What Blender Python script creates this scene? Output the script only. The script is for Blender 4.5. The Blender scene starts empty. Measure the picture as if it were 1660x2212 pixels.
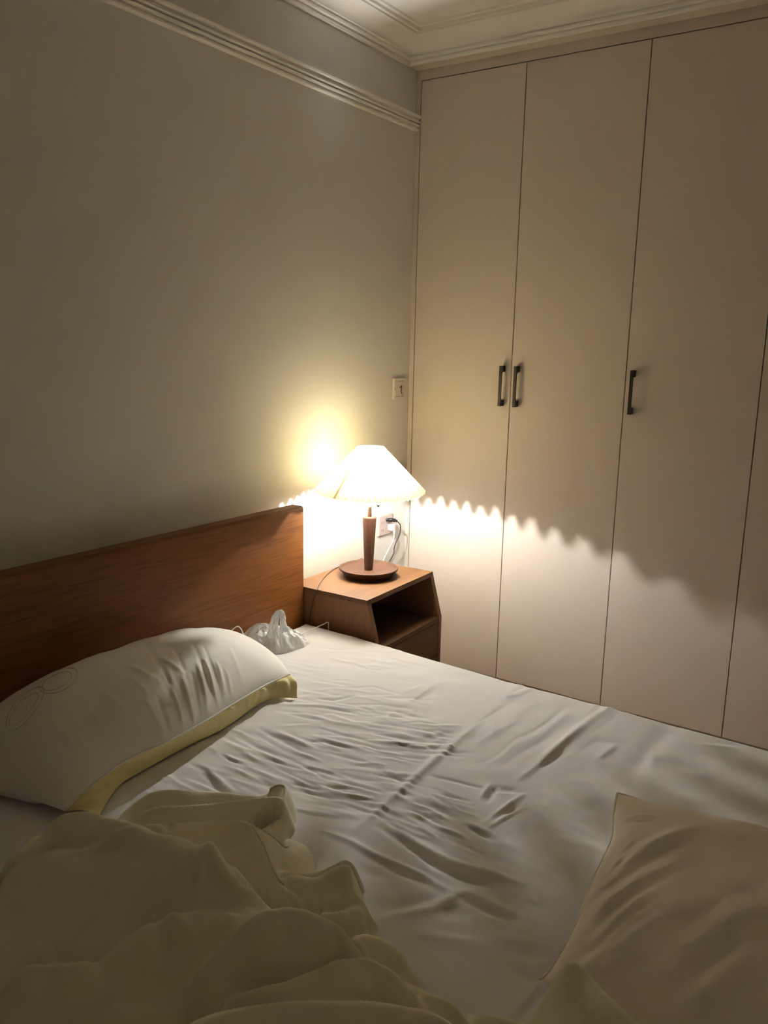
import bpy, bmesh, math, random
import numpy as np
from mathutils import Vector, Matrix, noise

random.seed(7)
C = bpy.context.scene.collection
PI = math.pi

# ------------------------------------------------------------------ helpers
def link(o, parent=None):
    C.objects.link(o)
    if parent is not None:
        o.parent = parent
    return o

def empty(name, loc, label, cat, group=None):
    o = bpy.data.objects.new(name, None)
    o.empty_display_size = 0.05
    o.location = loc
    C.objects.link(o)
    o['label'] = label
    o['category'] = cat
    if group:
        o['group'] = group
    return o

def tag(o, label, cat, group=None):
    o['label'] = label
    o['category'] = cat
    if group:
        o['group'] = group
    return o

def root_loc(parent):
    v = Vector((0, 0, 0))
    while parent is not None:
        v += parent.location
        parent = parent.parent
    return v

def from_bm(name, bm, mat, parent=None, smooth=False, origin=(0, 0, 0)):
    """links bm (in world coordinates, re-based on its parent) as one object"""
    off = root_loc(parent) if parent is not None else Vector(origin)
    bmesh.ops.translate(bm, verts=bm.verts, vec=-off)
    me = bpy.data.meshes.new(name)
    bm.to_mesh(me)
    bm.free()
    me.materials.append(mat)
    if smooth:
        me.polygons.foreach_set('use_smooth', [True] * len(me.polygons))
    o = bpy.data.objects.new(name, me)
    if parent is None:
        o.location = off
    return link(o, parent)

def from_arrays(name, co, faces, mat, parent=None, smooth=True, origin=(0, 0, 0)):
    off = root_loc(parent) if parent is not None else Vector(origin)
    co = np.asarray(co, dtype=float) - np.array(off)
    me = bpy.data.meshes.new(name)
    faces = np.asarray(faces, dtype=np.int32)
    nv, nf, k = len(co), len(faces), faces.shape[1]
    me.vertices.add(nv)
    me.vertices.foreach_set('co', co.astype(np.float32).ravel())
    me.loops.add(nf * k)
    me.loops.foreach_set('vertex_index', faces.ravel())
    me.polygons.add(nf)
    me.polygons.foreach_set('loop_start', np.arange(nf, dtype=np.int32) * k)
    me.update(calc_edges=True)
    me.validate()
    me.polygons.foreach_set('use_smooth', [smooth] * len(me.polygons))
    me.materials.append(mat)
    o = bpy.data.objects.new(name, me)
    if parent is None:
        o.location = off
    return link(o, parent)

def bx(bm, lo, hi, bevel=0.0, seg=2):
    lo, hi = Vector(lo), Vector(hi)
    c, s = (lo + hi) / 2, hi - lo
    r = bmesh.ops.create_cube(bm, size=1.0, matrix=Matrix.Translation(c) @ Matrix.Diagonal((s.x, s.y, s.z, 1)))
    if bevel > 0:
        es = set()
        for v in r['verts']:
            es.update(v.link_edges)
        bmesh.ops.bevel(bm, geom=list(es), offset=bevel, segments=seg, affect='EDGES', profile=0.5)

def box(name, lo, hi, mat, parent=None, bevel=0.0, seg=2):
    bm = bmesh.new()
    bx(bm, lo, hi, bevel, seg)
    return from_bm(name, bm, mat, parent, smooth=False)

def prism(bm, pts, axis, a0, a1):
    """extrudes a polygon; axis 'y': pts are (x,z)"""
    def mk(p, a):
        return {'y': (p[0], a, p[1]), 'x': (a, p[0], p[1]), 'z': (p[0], p[1], a)}[axis]
    A = [bm.verts.new(mk(p, a0)) for p in pts]
    B = [bm.verts.new(mk(p, a1)) for p in pts]
    n = len(pts)
    bm.faces.new(A)
    bm.faces.new(B[::-1])
    for i in range(n):
        bm.faces.new((A[i], B[i], B[(i + 1) % n], A[(i + 1) % n]))
    bmesh.ops.recalc_face_normals(bm, faces=bm.faces)

def lathe(bm, prof, n=48, centre=(0, 0), cap=True):
    """prof: list of (r,z) from bottom to top"""
    rings = []
    for r, z in prof:
        if r < 1e-6:
            rings.append([bm.verts.new((centre[0], centre[1], z))])
        else:
            rings.append([bm.verts.new((centre[0] + r * math.cos(2 * PI * i / n), centre[1] + r * math.sin(2 * PI * i / n), z)) for i in range(n)])
    for a, b in zip(rings, rings[1:]):
        for i in range(n):
            j = (i + 1) % n
            if len(a) == 1 and len(b) == 1:
                continue
            if len(a) == 1:
                bm.faces.new((a[0], b[i], b[j]))
            elif len(b) == 1:
                bm.faces.new((a[i], a[j], b[0]))
            else:
                bm.faces.new((a[i], a[j], b[j], b[i]))
    if cap:
        for ring in (rings[0], rings[-1]):
            if len(ring) > 2:
                bm.faces.new(ring)
    bmesh.ops.recalc_face_normals(bm, faces=bm.faces)

def catmull(pts, per=10):
    pts = [Vector(p) for p in pts]
    out = []
    n = len(pts)
    for i in range(n - 1):
        p0, p1, p2, p3 = pts[max(i - 1, 0)], pts[i], pts[i + 1], pts[min(i + 2, n - 1)]
        for k in range(per):
            t = k / per
            out.append(0.5 * ((2 * p1) + (p2 - p0) * t + (2 * p0 - 5 * p1 + 4 * p2 - p3) * t * t + (3 * p1 - p0 - 3 * p2 + p3) * t ** 3))
    out.append(pts[-1])
    return out

def tube(bm, pts, r, n=10):
    pts = [Vector(p) for p in pts]
    rings = []
    up = Vector((0, 0, 1))
    prev = None
    for i, p in enumerate(pts):
        t = (pts[min(i + 1, len(pts) - 1)] - pts[max(i - 1, 0)]).normalized()
        if prev is None:
            a = t.cross(up)
            if a.length < 1e-3:
                a = t.cross(Vector((1, 0, 0)))
            a.normalize()
        else:
            a = (prev - t * prev.dot(t)).normalized()
        prev = a
        b = t.cross(a)
        rr = r[i] if isinstance(r, (list, tuple)) else r
        rings.append([bm.verts.new(p + (a * math.cos(2 * PI * k / n) + b * math.sin(2 * PI * k / n)) * rr) for k in range(n)])
    for A, B in zip(rings, rings[1:]):
        for k in range(n):
            j = (k + 1) % n
            bm.faces.new((A[k], A[j], B[j], B[k]))
    bm.faces.new(rings[0][::-1])
    bm.faces.new(rings[-1])
    bmesh.ops.recalc_face_normals(bm, faces=bm.faces)

def grid_faces(nu, nv, close_u=False):
    f = []
    iu = nu if close_u else nu - 1
    i = np.arange(iu)[:, None]
    j = np.arange(nv - 1)[None, :]
    i2 = (i + 1) % nu
    return np.stack([i * nv + j, i2 * nv + j, i2 * nv + j + 1, i * nv + j + 1], -1).reshape(-1, 4)

# ------------------------------------------------------------------ materials
def mat(name, col, rough=0.6, metal=0.0, spec=0.4):
    m = bpy.data.materials.new(name)
    m.use_nodes = True
    b = m.node_tree.nodes['Principled BSDF']
    b.inputs['Base Color'].default_value = (*col, 1)
    b.inputs['Roughness'].default_value = rough
    b.inputs['Metallic'].default_value = metal
    b.inputs['Specular IOR Level'].default_value = spec
    return m

def nodes(m):
    return m.node_tree.nodes, m.node_tree.links, m.node_tree.nodes['Principled BSDF']

def add_bump(m, scale, strength, dist=0.001, detail=3, stretch=(1, 1, 1)):
    N, L, b = nodes(m)
    tc = N.new('ShaderNodeTexCoord')
    mp = N.new('ShaderNodeMapping')
    mp.inputs['Scale'].default_value = stretch
    nz = N.new('ShaderNodeTexNoise')
    nz.inputs['Scale'].default_value = scale
    nz.inputs['Detail'].default_value = detail
    bp = N.new('ShaderNodeBump')
    bp.inputs['Strength'].default_value = strength
    bp.inputs['Distance'].default_value = dist
    L.new(tc.outputs['Object'], mp.inputs['Vector'])
    L.new(mp.outputs['Vector'], nz.inputs['Vector'])
    L.new(nz.outputs['Fac'], bp.inputs['Height'])
    L.new(bp.outputs['Normal'], b.inputs['Normal'])
    return nz

def wood(name, dark, light, stretch, rough=0.4, ring=7.0, fine=60.0):
    """long grain: a warped coordinate across the grain drives rings, plus fine fibres"""
    m = mat(name, light, rough, 0, 0.22)
    N, L, b = nodes(m)
    tc = N.new('ShaderNodeTexCoord')
    mp = N.new('ShaderNodeMapping')
    mp.inputs['Scale'].default_value = stretch
    L.new(tc.outputs['Object'], mp.inputs['Vector'])
    warp = N.new('ShaderNodeTexNoise')
    warp.inputs['Scale'].default_value = 2.2
    warp.inputs['Detail'].default_value = 2
    L.new(mp.outputs['Vector'], warp.inputs['Vector'])
    mul = N.new('ShaderNodeMath'); mul.operation = 'MULTIPLY'; mul.inputs[1].default_value = ring
    L.new(warp.outputs['Fac'], mul.inputs[0])
    fr = N.new('ShaderNodeMath'); fr.operation = 'PINGPONG'; fr.inputs[1].default_value = 0.5
    L.new(mul.outputs[0], fr.inputs[0])
    mp2 = N.new('ShaderNodeMapping')
    mx_ = min(stretch)
    mp2.inputs['Scale'].default_value = tuple(v if v > mx_ * 1.01 else v * 0.22 for v in stretch)
    L.new(tc.outputs['Object'], mp2.inputs['Vector'])
    fib = N.new('ShaderNodeTexNoise')
    fib.inputs['Scale'].default_value = fine
    fib.inputs['Detail'].default_value = 3
    fib.inputs['Roughness'].default_value = 0.45
    L.new(mp2.outputs['Vector'], fib.inputs['Vector'])
    big = N.new('ShaderNodeTexNoise')
    big.inputs['Scale'].default_value = 1.1
    L.new(mp.outputs['Vector'], big.inputs['Vector'])
    s1 = N.new('ShaderNodeMath'); s1.operation = 'MULTIPLY_ADD'; s1.inputs[1].default_value = 0.38
    L.new(fr.outputs[0], s1.inputs[0]); L.new(fib.outputs['Fac'], s1.inputs[2])
    s2 = N.new('ShaderNodeMath'); s2.operation = 'MULTIPLY_ADD'; s2.inputs[1].default_value = 0.7
    L.new(big.outputs['Fac'], s2.inputs[0]); L.new(s1.outputs[0], s2.inputs[2])
    cr = N.new('ShaderNodeValToRGB')
    cr.color_ramp.elements[0].position = 0.62
    cr.color_ramp.elements[0].color = (*dark, 1)
    cr.color_ramp.elements[1].position = 1.35 if False else 1.0
    cr.color_ramp.elements[1].color = (*light, 1)
    L.new(s2.outputs[0], cr.inputs['Fac'])
    L.new(cr.outputs['Color'], b.inputs['Base Color'])
    bp = N.new('ShaderNodeBump'); bp.inputs['Strength'].default_value = 0.12; bp.inputs['Distance'].default_value = 0.0005
    L.new(fib.outputs['Fac'], bp.inputs['Height'])
    L.new(bp.outputs['Normal'], b.inputs['Normal'])
    return m

def fabric(name, col, bump=0.25, scale=260.0, dist=0.0012):
    m = mat(name, col, 0.95, 0, 0.1)
    add_bump(m, scale, bump, dist, 2)
    b = m.node_tree.nodes['Principled BSDF']
    b.inputs['Sheen Weight'].default_value = 0.12
    b.inputs['Sheen Roughness'].default_value = 0.5
    return m

M_wall = mat('wall_paint', (0.76, 0.745, 0.705), 0.75, 0, 0.25)
add_bump(M_wall, 90, 0.10, 0.001, 4)
M_ceil = mat('ceiling_paint', (0.92, 0.905, 0.86), 0.85, 0, 0.2)
M_trim = mat('trim_paint', (0.91, 0.885, 0.83), 0.6, 0, 0.3)
M_ward = mat('wardrobe_laminate', (0.67, 0.59, 0.515), 0.5, 0, 0.3)
add_bump(M_ward, 220, 0.06, 0.0006, 2)
M_gap = mat('carcass_edge', (0.10, 0.065, 0.045), 0.8)
M_handle = mat('handle_bronze', (0.055, 0.045, 0.038), 0.42, 0.6, 0.5)
M_floor = wood('floor_oak', (0.32, 0.21, 0.13), (0.48, 0.34, 0.23), (0.6, 6, 6), 0.45)
M_head = wood('cherry_headboard', (0.115, 0.036, 0.008), (0.20, 0.074, 0.019), (7.5, 0.75, 7.5), 0.42, ring=9, fine=45)
M_night = wood('nightstand_top_wood', (0.085, 0.037, 0.0145), (0.125, 0.057, 0.0235), (7, 0.8, 7), 0.6, ring=6, fine=45)
M_nightv = wood('nightstand_side_wood', (0.13, 0.054, 0.022), (0.19, 0.085, 0.036), (8, 8, 0.7), 0.5, ring=6, fine=45)
M_nightd = mat('dovetail_end_grain', (0.16, 0.07, 0.035), 0.6)
M_walnut = wood('lamp_walnut', (0.034, 0.0135, 0.0075), (0.060, 0.025, 0.014), (9, 9, 1.2), 0.62, ring=5, fine=60)
M_brass = mat('brushed_brass', (0.55, 0.47, 0.36), 0.35, 1.0)
M_gold = mat('gold_beads', (0.85, 0.66, 0.30), 0.22, 1.0)
M_black = mat('black_plastic', (0.012, 0.011, 0.010), 0.45)
M_cordbrown = mat('dark_brown_cord', (0.045, 0.02, 0.013), 0.5)
M_white = mat('white_plastic', (0.80, 0.79, 0.77), 0.35)
M_plate = mat('champagne_plate', (0.50, 0.41, 0.37), 0.35)
M_ivory = mat('ivory_plate', (0.72, 0.67, 0.58), 0.35)
M_sheet = fabric('white_cotton_sheet', (0.80, 0.785, 0.765), 0.22, 330)
M_pillow = fabric('white_pillow_cotton', (0.85, 0.82, 0.745), 0.25, 330)
M_yellow = fabric('pale_yellow_cotton', (0.82, 0.71, 0.36), 0.25, 330)
M_cush = fabric('cream_pillow_cotton', (0.86, 0.79, 0.67), 0.3, 300)
M_duvet = fabric('cream_duvet_cotton', (0.80, 0.755, 0.555), 0.3, 320)
M_embro = mat('embroidery_thread', (0.64, 0.575, 0.45), 0.7)
M_mattr = mat('mattress_ticking', (0.75, 0.72, 0.68), 0.9)
M_thread = mat('shade_thread', (0.80, 0.70, 0.38), 0.8)

def bag_material():
    m = mat('thin_white_film', (0.90, 0.90, 0.89), 0.22, 0, 0.5)
    b = m.node_tree.nodes['Principled BSDF']
    b.inputs['Transmission Weight'].default_value = 0.0
    b.inputs['Alpha'].default_value = 0.93
    add_bump(m, 45, 0.7, 0.006, 4)
    return m
M_bag = bag_material()

def shade_material(name, tint, fac=0.106):
    m = bpy.data.materials.new(name)
    m.use_nodes = True
    N, L = m.node_tree.nodes, m.node_tree.links
    N.remove(N['Principled BSDF'])
    out = N['Material Output']
    d = N.new('ShaderNodeBsdfDiffuse'); d.inputs['Color'].default_value = (0.86, 0.83, 0.74, 1)
    t = N.new('ShaderNodeBsdfTranslucent'); t.inputs['Color'].default_value = (*tint, 1)
    mx = N.new('ShaderNodeMixShader'); mx.inputs['Fac'].default_value = fac
    L.new(d.outputs[0], mx.inputs[1]); L.new(t.outputs[0], mx.inputs[2])
    L.new(mx.outputs[0], out.inputs['Surface'])
    return m
M_shade = shade_material('pleated_paper', (0.97, 0.82, 0.50))
M_top = shade_material('beam_screen_paper', (0.98, 0.90, 0.70), 0.55)  # passes more light than the shade so the ceiling brightens
M_seam = shade_material('pleated_paper_overlap', (0.95, 0.80, 0.50), 0.30)

def emit(name, col, s):
    m = bpy.data.materials.new(name)
    m.use_nodes = True
    N, L = m.node_tree.nodes, m.node_tree.links
    N.remove(N['Principled BSDF'])
    e = N.new('ShaderNodeEmission')
    e.inputs['Color'].default_value = (*col, 1)
    e.inputs['Strength'].default_value = s
    L.new(e.outputs[0], N['Material Output'].inputs['Surface'])
    return m
BULB_W = 11000.0
M_bulb = emit('lit_bulb_glass', (1.0, 0.99, 0.975), BULB_W)

# ------------------------------------------------------------------ room shell
X1, Y0, Y1, ZC = 3.1, -3.45, 0.62, 2.58
def struct(name, lo, hi, m, bevel=0):
    o = box(name, lo, hi, m, None, bevel)
    o['kind'] = 'structure'
    return o
struct('floor', (-0.1, Y0 - 0.1, -0.08), (X1 + 0.1, Y1 + 0.1, 0.0), M_floor)
struct('wall_left', (-0.1, Y0, 0.0), (0.0, Y1, ZC), M_wall)
struct('wall_back', (-0.1, Y1, 0.0), (X1 + 0.1, Y1 + 0.1, ZC), M_ceil)
struct('wall_right', (X1, Y0, 0.0), (X1 + 0.1, Y1, ZC), M_ceil)
struct('wall_front', (-0.1, Y0 - 0.1, 0.0), (X1 + 0.1, Y0, ZC), M_ceil)
struct('ceiling', (-0.1, Y0 - 0.1, ZC), (X1 + 0.1, Y1 + 0.1, ZC + 0.1), M_ceil)
struct('baseboard_left', (0.0, Y0, 0.0), (0.014, -0.001, 0.09), M_trim, 0.002)

def sweep(name, prof, path, m):
    """prof: (offset into room, z); path: list of (xy point, inward mitre vector)"""
    bm = bmesh.new()
    rings = []
    for (px, py), (mx, my) in path:
        rings.append([bm.verts.new((px + mx * d, py + my * d, z)) for d, z in prof])
    n = len(prof)
    for A, B in zip(rings, rings[1:]):
        for i in range(n - 1):
            bm.faces.new((A[i], B[i], B[i + 1], A[i + 1]))
    bm.faces.new(rings[0]); bm.faces.new(rings[-1][::-1])
    bmesh.ops.recalc_face_normals(bm, faces=bm.faces)
    o = from_bm(name, bm, m)
    o['kind'] = 'structure'
    return o

# picture rail
rail = [(0, 2.266), (0.010, 2.266), (0.014, 2.270), (0.014, 2.276), (0.009, 2.278), (0.009, 2.280), (0.019, 2.282), (0.021, 2.286),
        (0.018, 2.289), (0.012, 2.290), (0.012, 2.2925), (0.022, 2.294), (0.024, 2.297), (0.020, 2.3), (0.016, 2.304), (0.018, 2.310), (0.026, 2.314), (0.028, 2.320), (0.0, 2.323)]
sweep('trim_1', rail, [((0, Y0), (1, 0)), ((0, -0.001), (1, 0))], M_trim)

# cornice: wall line on the left, 6 cm in front of the wardrobe on the right
cor = [(0.0, 2.487), (0.011, 2.487), (0.013, 2.494), (0.013, 2.497), (0.009, 2.499), (0.009, 2.503), (0.021, 2.505), (0.022, 2.511), (0.017, 2.513), (0.017, 2.517)]
for k in range(0, 13):
    a = k / 12 * PI / 2
    cor.append((0.096 - 0.070 * math.cos(a), 2.521 + 0.038 * math.sin(a)))
cor += [(0.096, 2.565), (0.107, 2.565), (0.107, 2.562), (0.113, 2.562), (0.113, 2.573), (0.126, 2.573), (0.128, 2.58)]
OFF = 0.058
cor_s = cor + [(0.0, 2.58)]
sweep('trim_2', cor_s, [((0, Y0), (1, 0)), ((0, -OFF), (1, -1)), ((X1, -OFF), (0, -1))], M_trim)

# ------------------------------------------------------------------ wardrobe
S = [0.0225, 0.4703, 0.9203, 1.3697, 1.8192, 2.2687, 2.7182]
ZT = 2.4485
ward = empty('wardrobe', (1.3, 0.3, 0.0), 'tall built-in beige wardrobe with flat doors and dark bar handles', 'wardrobe')
G = 0.0016
def ward_part(name, boxes, m, bev=0.0):
    bm = bmesh.new()
    for lo, hi in boxes:
        bx(bm, lo, hi, bev)
    return from_bm(name, bm, m, ward)
ward_part('carcass', [((0.002, 0.024, 0.0), (S[-1] + 0.02, 0.60, 2.575))], M_gap)
ward_part('side_filler', [((0.0005, 0.0, 0.0), (S[0] - G, 0.024, 2.4865))], M_ward)
ward_part('top_fascia', [((S[0] - G, 0.0, ZT + G), (S[-1] + 0.02, 0.024, 2.4865)), ((0.0005, -OFF, 2.4866), (S[-1] + 0.02, 0.024, 2.575))], M_ward)
ward_part('plinth', [((S[0] - G, 0.01, 0.0), (S[-1] + 0.02, 0.024, 0.077))], M_ward)
ward_part('end_panel', [((S[-1] + G, 0.0, 0.0), (S[-1] + 0.02, 0.024, ZT))], M_ward)

HZ0, HZ1 = 1.2095, 1.3655
for i in range(6):
    bm = bmesh.new()
    bx(bm, (S[i] + G, 0.0, 0.08), (S[i + 1] - G, 0.0235, ZT - G), 0.0008, 1)
    d = from_bm('door', bm, M_ward, ward)
    hx = S[i + 1] - 0.032 if i in (0,) else (S[i] + 0.030 if i in (1, 2) else (S[i + 1] - 0.032 if i % 2 == 0 else S[i] + 0.030))
    if i == 3:
        hx = S[i + 1] - 0.032
    if i == 4:
        hx = S[i] + 0.030
    if i == 5:
        hx = S[i + 1] - 0.032
    bm = bmesh.new()
    w = 0.0055
    # U-shaped bar: foot blocks with chamfered inner corners carry a slim bar
    prof = [(0.0, HZ0), (-0.031, HZ0), (-0.031, HZ1), (0.0, HZ1), (0.0, HZ1 - 0.024), (-0.0215, HZ1 - 0.026), (-0.0245, HZ1 - 0.032),
            (-0.0245, HZ0 + 0.032), (-0.0215, HZ0 + 0.026), (0.0, HZ0 + 0.024)]
    # split in convex quads so that the concave outline stays clean
    for quad in ([prof[0], prof[1], (-0.031, HZ0 + 0.024), prof[9]],
                 [prof[4], (-0.031, HZ1 - 0.024), prof[2], prof[3]],
                 [(-0.031, HZ0 + 0.024), (-0.031, HZ1 - 0.024), (-0.0245, HZ1 - 0.024), (-0.0245, HZ0 + 0.024)],
                 [(-0.0245, HZ0 + 0.024), (-0.0245, HZ0 + 0.032), (-0.0195, HZ0 + 0.024)],
                 [(-0.0245, HZ1 - 0.032), (-0.0245, HZ1 - 0.024), (-0.0195, HZ1 - 0.024)]):
        prism(bm, quad, 'x', hx - w, hx + w)
    from_bm('handle', bm, M_handle, d)

# ------------------------------------------------------------------ wall plates, plugs, cords
def plate(name, y0, y1, z0, z1, m, label, cat):
    t = empty(name, (0.0, (y0 + y1) / 2, (z0 + z1) / 2), label, cat)
    return t
sw = plate('switch_plate', -0.124, -0.038, 1.216, 1.302, M_ivory, 'square ivory wall plate with a dark hooked wire, beside the wardrobe', 'wall plate')
bm = bmesh.new()
for lo, hi in (((0, -0.124, 1.216), (0.009, -0.038, 1.226)), ((0, -0.124, 1.292), (0.009, -0.038, 1.302)),
               ((0, -0.124, 1.226), (0.009, -0.110, 1.292)), ((0, -0.052, 1.226), (0.009, -0.038, 1.292))):
    bx(bm, lo, hi, 0.0012)
from_bm('frame', bm, M_ivory, sw)
box('backing', (0, -0.111, 1.225), (0.004, -0.051, 1.293), M_ivory, sw)
box('rocker', (0.004, -0.107, 1.230), (0.0075, -0.055, 1.288), M_ivory, sw, 0.001)
box('indicator_slot', (0.0088, -0.1185, 1.256), (0.0094, -0.1165, 1.263), M_black, sw)
bm = bmesh.new()
tube(bm, catmull([(0.008, -0.083, 1.262), (0.016, -0.081, 1.270), (0.014, -0.076, 1.268), (0.013, -0.077, 1.258), (0.012, -0.0755, 1.246), (0.012, -0.070, 1.238)], 8), 0.0016, 8)
from_bm('hook', bm, M_black, sw)

out = empty('power_outlet', (0.0, -0.163, 0.697), 'square beige power socket low on the wall behind the lamp', 'socket')
OY0, OY1, OZ0, OZ1 = -0.213, -0.113, 0.655, 0.741
box('faceplate', (0.0, OY0, OZ0), (0.009, OY1, OZ1), M_plate, out, 0.003, 3)
for dy, dz in ((-0.030, 0.012), (-0.018, 0.012), (-0.030, -0.020), (-0.018, -0.020)):
    box('socket_slot', (0.0088, -0.163 + dy - 0.001, 0.697 + dz - 0.005), (0.0093, -0.163 + dy + 0.001, 0.697 + dz + 0.005), M_black, out)

# black plug with its cord hanging behind the nightstand
bp_ = empty('black_power_cord', (0.009, -0.14, 0.718), 'thin black cord hanging from a black plug in the beige wall socket', 'power cord')
bm = bmesh.new()
tube(bm, catmull([(0.0095, -0.163, 0.7175), (0.020, -0.158, 0.719), (0.032, -0.150, 0.719), (0.042, -0.142, 0.716), (0.048, -0.137, 0.713)], 6),
     [0.0065] * 6 + [0.0085] * 6 + [0.0075] * 6 + [0.0055] * 6 + [0.0035], 12)
from_bm('plug', bm, M_black, bp_, True)
bm = bmesh.new()
bc = [(0.048, -0.137, 0.713), (0.056, -0.128, 0.700), (0.057, -0.124, 0.680), (0.054, -0.126, 0.655), (0.046, -0.138, 0.625), (0.042, -0.146, 0.600), (0.042, -0.148, 0.580),
      (0.042, -0.165, 0.560), (0.040, -0.190, 0.535), (0.040, -0.215, 0.480), (0.045, -0.230, 0.30), (0.05, -0.235, 0.10), (0.06, -0.22, 0.0045), (0.16, -0.17, 0.0035)]
tube(bm, catmull(bc, 8), 0.0021, 8)
from_bm('cord', bm, M_black, bp_, True)

wp = empty('white_power_cord', (0.009, -0.14, 0.687), 'white cord hanging from a white plug in the beige wall socket', 'power cord')
bm = bmesh.new()
bx(bm, (0.0092, -0.151, 0.671), (0.034, -0.124, 0.699), 0.004, 3)
from_bm('plug', bm, M_white, wp)
bm = bmesh.new()
tube(bm, [(0.030, -0.136, 0.674), (0.033, -0.136, 0.664), (0.034, -0.137, 0.652)], [0.0052, 0.0048, 0.0036], 10)
from_bm('strain_relief', bm, M_white, wp, True)
bm = bmesh.new()
wc = [(0.034, -0.137, 0.654), (0.034, -0.139, 0.640), (0.032, -0.150, 0.620), (0.030, -0.166, 0.600), (0.028, -0.182, 0.580), (0.026, -0.200, 0.555), (0.025, -0.215, 0.50),
      (0.028, -0.225, 0.30), (0.03, -0.228, 0.12), (0.05, -0.20, 0.005), (0.15, -0.14, 0.0042)]
tube(bm, catmull(wc, 8), 0.0027, 8)
from_bm('cord', bm, M_white, wp, True)

# ------------------------------------------------------------------ nightstand
NX0, NXT, NXK = 0.046, 0.374, 0.415
NY0, NY1 = -0.820, -0.376
NZT, NZK, NZB = 0.603, 0.436, 0.13
ns = empty('nightstand', (0.2, (NY0 + NY1) / 2, 0.0), 'brown wooden nightstand with open shelf and slanted front, carrying the lamp', 'nightstand')
T = 0.020
TT = 0.016
side = [(NX0, NZB), (NXK, NZB), (NXK, NZK), (NXT, NZT - TT), (NX0, NZT - TT)]
for y in (NY0, NY1 - T):
    bm = bmesh.new()
    prism(bm, side, 'y', y, y + T)
    nf0 = len(bm.faces)
    for k in range(9):
        x = NX0 + 0.022 + k * 0.033
        yo = y - 0.0004 if y == NY0 else y + T - 0.003
        prism(bm, [(x, NZT - TT + 0.0001), (x + 0.016, NZT - TT + 0.0001), (x + 0.013, NZT - TT - 0.0065), (x + 0.003, NZT - TT - 0.0065)], 'y', yo, yo + 0.0034)
    bm.faces.ensure_lookup_table()
    for f_ in bm.faces[nf0:]:
        f_.material_index = 1
    from_bm('side_panel', bm, M_nightv, ns).data.materials.append(M_nightd)
bm = bmesh.new()
prism(bm, [(NX0, NZT - TT + 0.0001), (NXT, NZT - TT + 0.0001), (NXT - 0.0035, NZT), (NX0, NZT)], 'y', NY0, NY1)
from_bm('top_panel', bm, M_night, ns)
box('back_panel', (NX0, NY0 + T, 0.482), (NX0 + 0.009, NY1 - T, NZT - TT), M_nightv, ns)
box('shelf', (NX0, NY0 + T, NZK - 0.016), (NXK - 0.002, NY1 - T, NZK), M_night, ns)
for z0, z1 in ((0.292, 0.417), (0.152, 0.288)):
    bm = bmesh.new()
    bx(bm, (NXK - 0.020, NY0 + T + 0.002, z0), (NXK - 0.001, NY1 - T - 0.002, z1), 0.0008, 1)
    dr = from_bm('drawer', bm, M_night, ns)
    bm = bmesh.new()
    bx(bm, (NX0 + 0.012, NY0 + T + 0.012, z0 + 0.008), (NXK - 0.0205, NY1 - T - 0.012, z0 + 0.014))
    bx(bm, (NX0 + 0.012, NY0 + T + 0.006, z0 + 0.008), (NXK - 0.0205, NY0 + T + 0.012, z1 - 0.02))
    bx(bm, (NX0 + 0.012, NY1 - T - 0.012, z0 + 0.008), (NXK - 0.0205, NY1 - T - 0.006, z1 - 0.02))
    from_bm('drawer_box', bm, M_nightd, dr)
box('bottom_panel', (NX0, NY0 + T, NZB), (NXK - 0.002, NY1 - T, NZB + 0.018), M_night, ns)
for x in (NX0 + 0.03, NXK - 0.03):
    for y in (NY0 + 0.03, NY1 - 0.03):
        bm = bmesh.new()
        lathe(bm, [(0.012, 0.0), (0.018, NZB)], 20, (x, y))
        from_bm('leg', bm, M_nightv, ns, True)

ns.rotation_euler.z = 0.025

# ------------------------------------------------------------------ table lamp
LX, LY, LZ = 0.207, -0.568, NZT
lamp = empty('table_lamp', (LX, LY, LZ), 'lit table lamp with pleated cream shade and walnut stem on the nightstand', 'lamp')
bm = bmesh.new()
lathe(bm, [(0.0, LZ + 0.0003), (0.086, LZ + 0.0003), (0.089, LZ + 0.003), (0.092, LZ + 0.013), (0.100, LZ + 0.021), (0.108, LZ + 0.027), (0.1085, LZ + 0.0325), (0.1055, LZ + 0.034),
           (0.1025, LZ + 0.032), (0.100, LZ + 0.026), (0.096, LZ + 0.0235), (0.0, LZ + 0.0235)], 96, (LX, LY), False)
from_bm('base_tray', bm, M_walnut, lamp, True)
bm = bmesh.new()
SZ0, SZ1 = LZ + 0.0235, LZ + 0.222
lathe(bm, [(0.0155, SZ0), (0.0157, SZ0 + 0.004), (0.0253, SZ1 - 0.006), (0.0253, SZ1 - 0.002), (0.0225, SZ1)], 40, (LX, LY))
from_bm('stem', bm, M_walnut, lamp, True)
bm = bmesh.new()
lathe(bm, [(0.0078, SZ1), (0.0078, SZ1 + 0.062)], 28, (LX, LY))
from_bm('neck', bm, M_brass, lamp, True)
bm = bmesh.new()
lathe(bm, [(0.0078, SZ1 + 0.062), (0.019, SZ1 + 0.066), (0.019, SZ1 + 0.072), (0.0165, SZ1 + 0.074), (0.0165, SZ1 + 0.112), (0.014, SZ1 + 0.114)], 28, (LX, LY))
from_bm('socket', bm, M_brass, lamp, True)
BZ = 0.979
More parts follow.
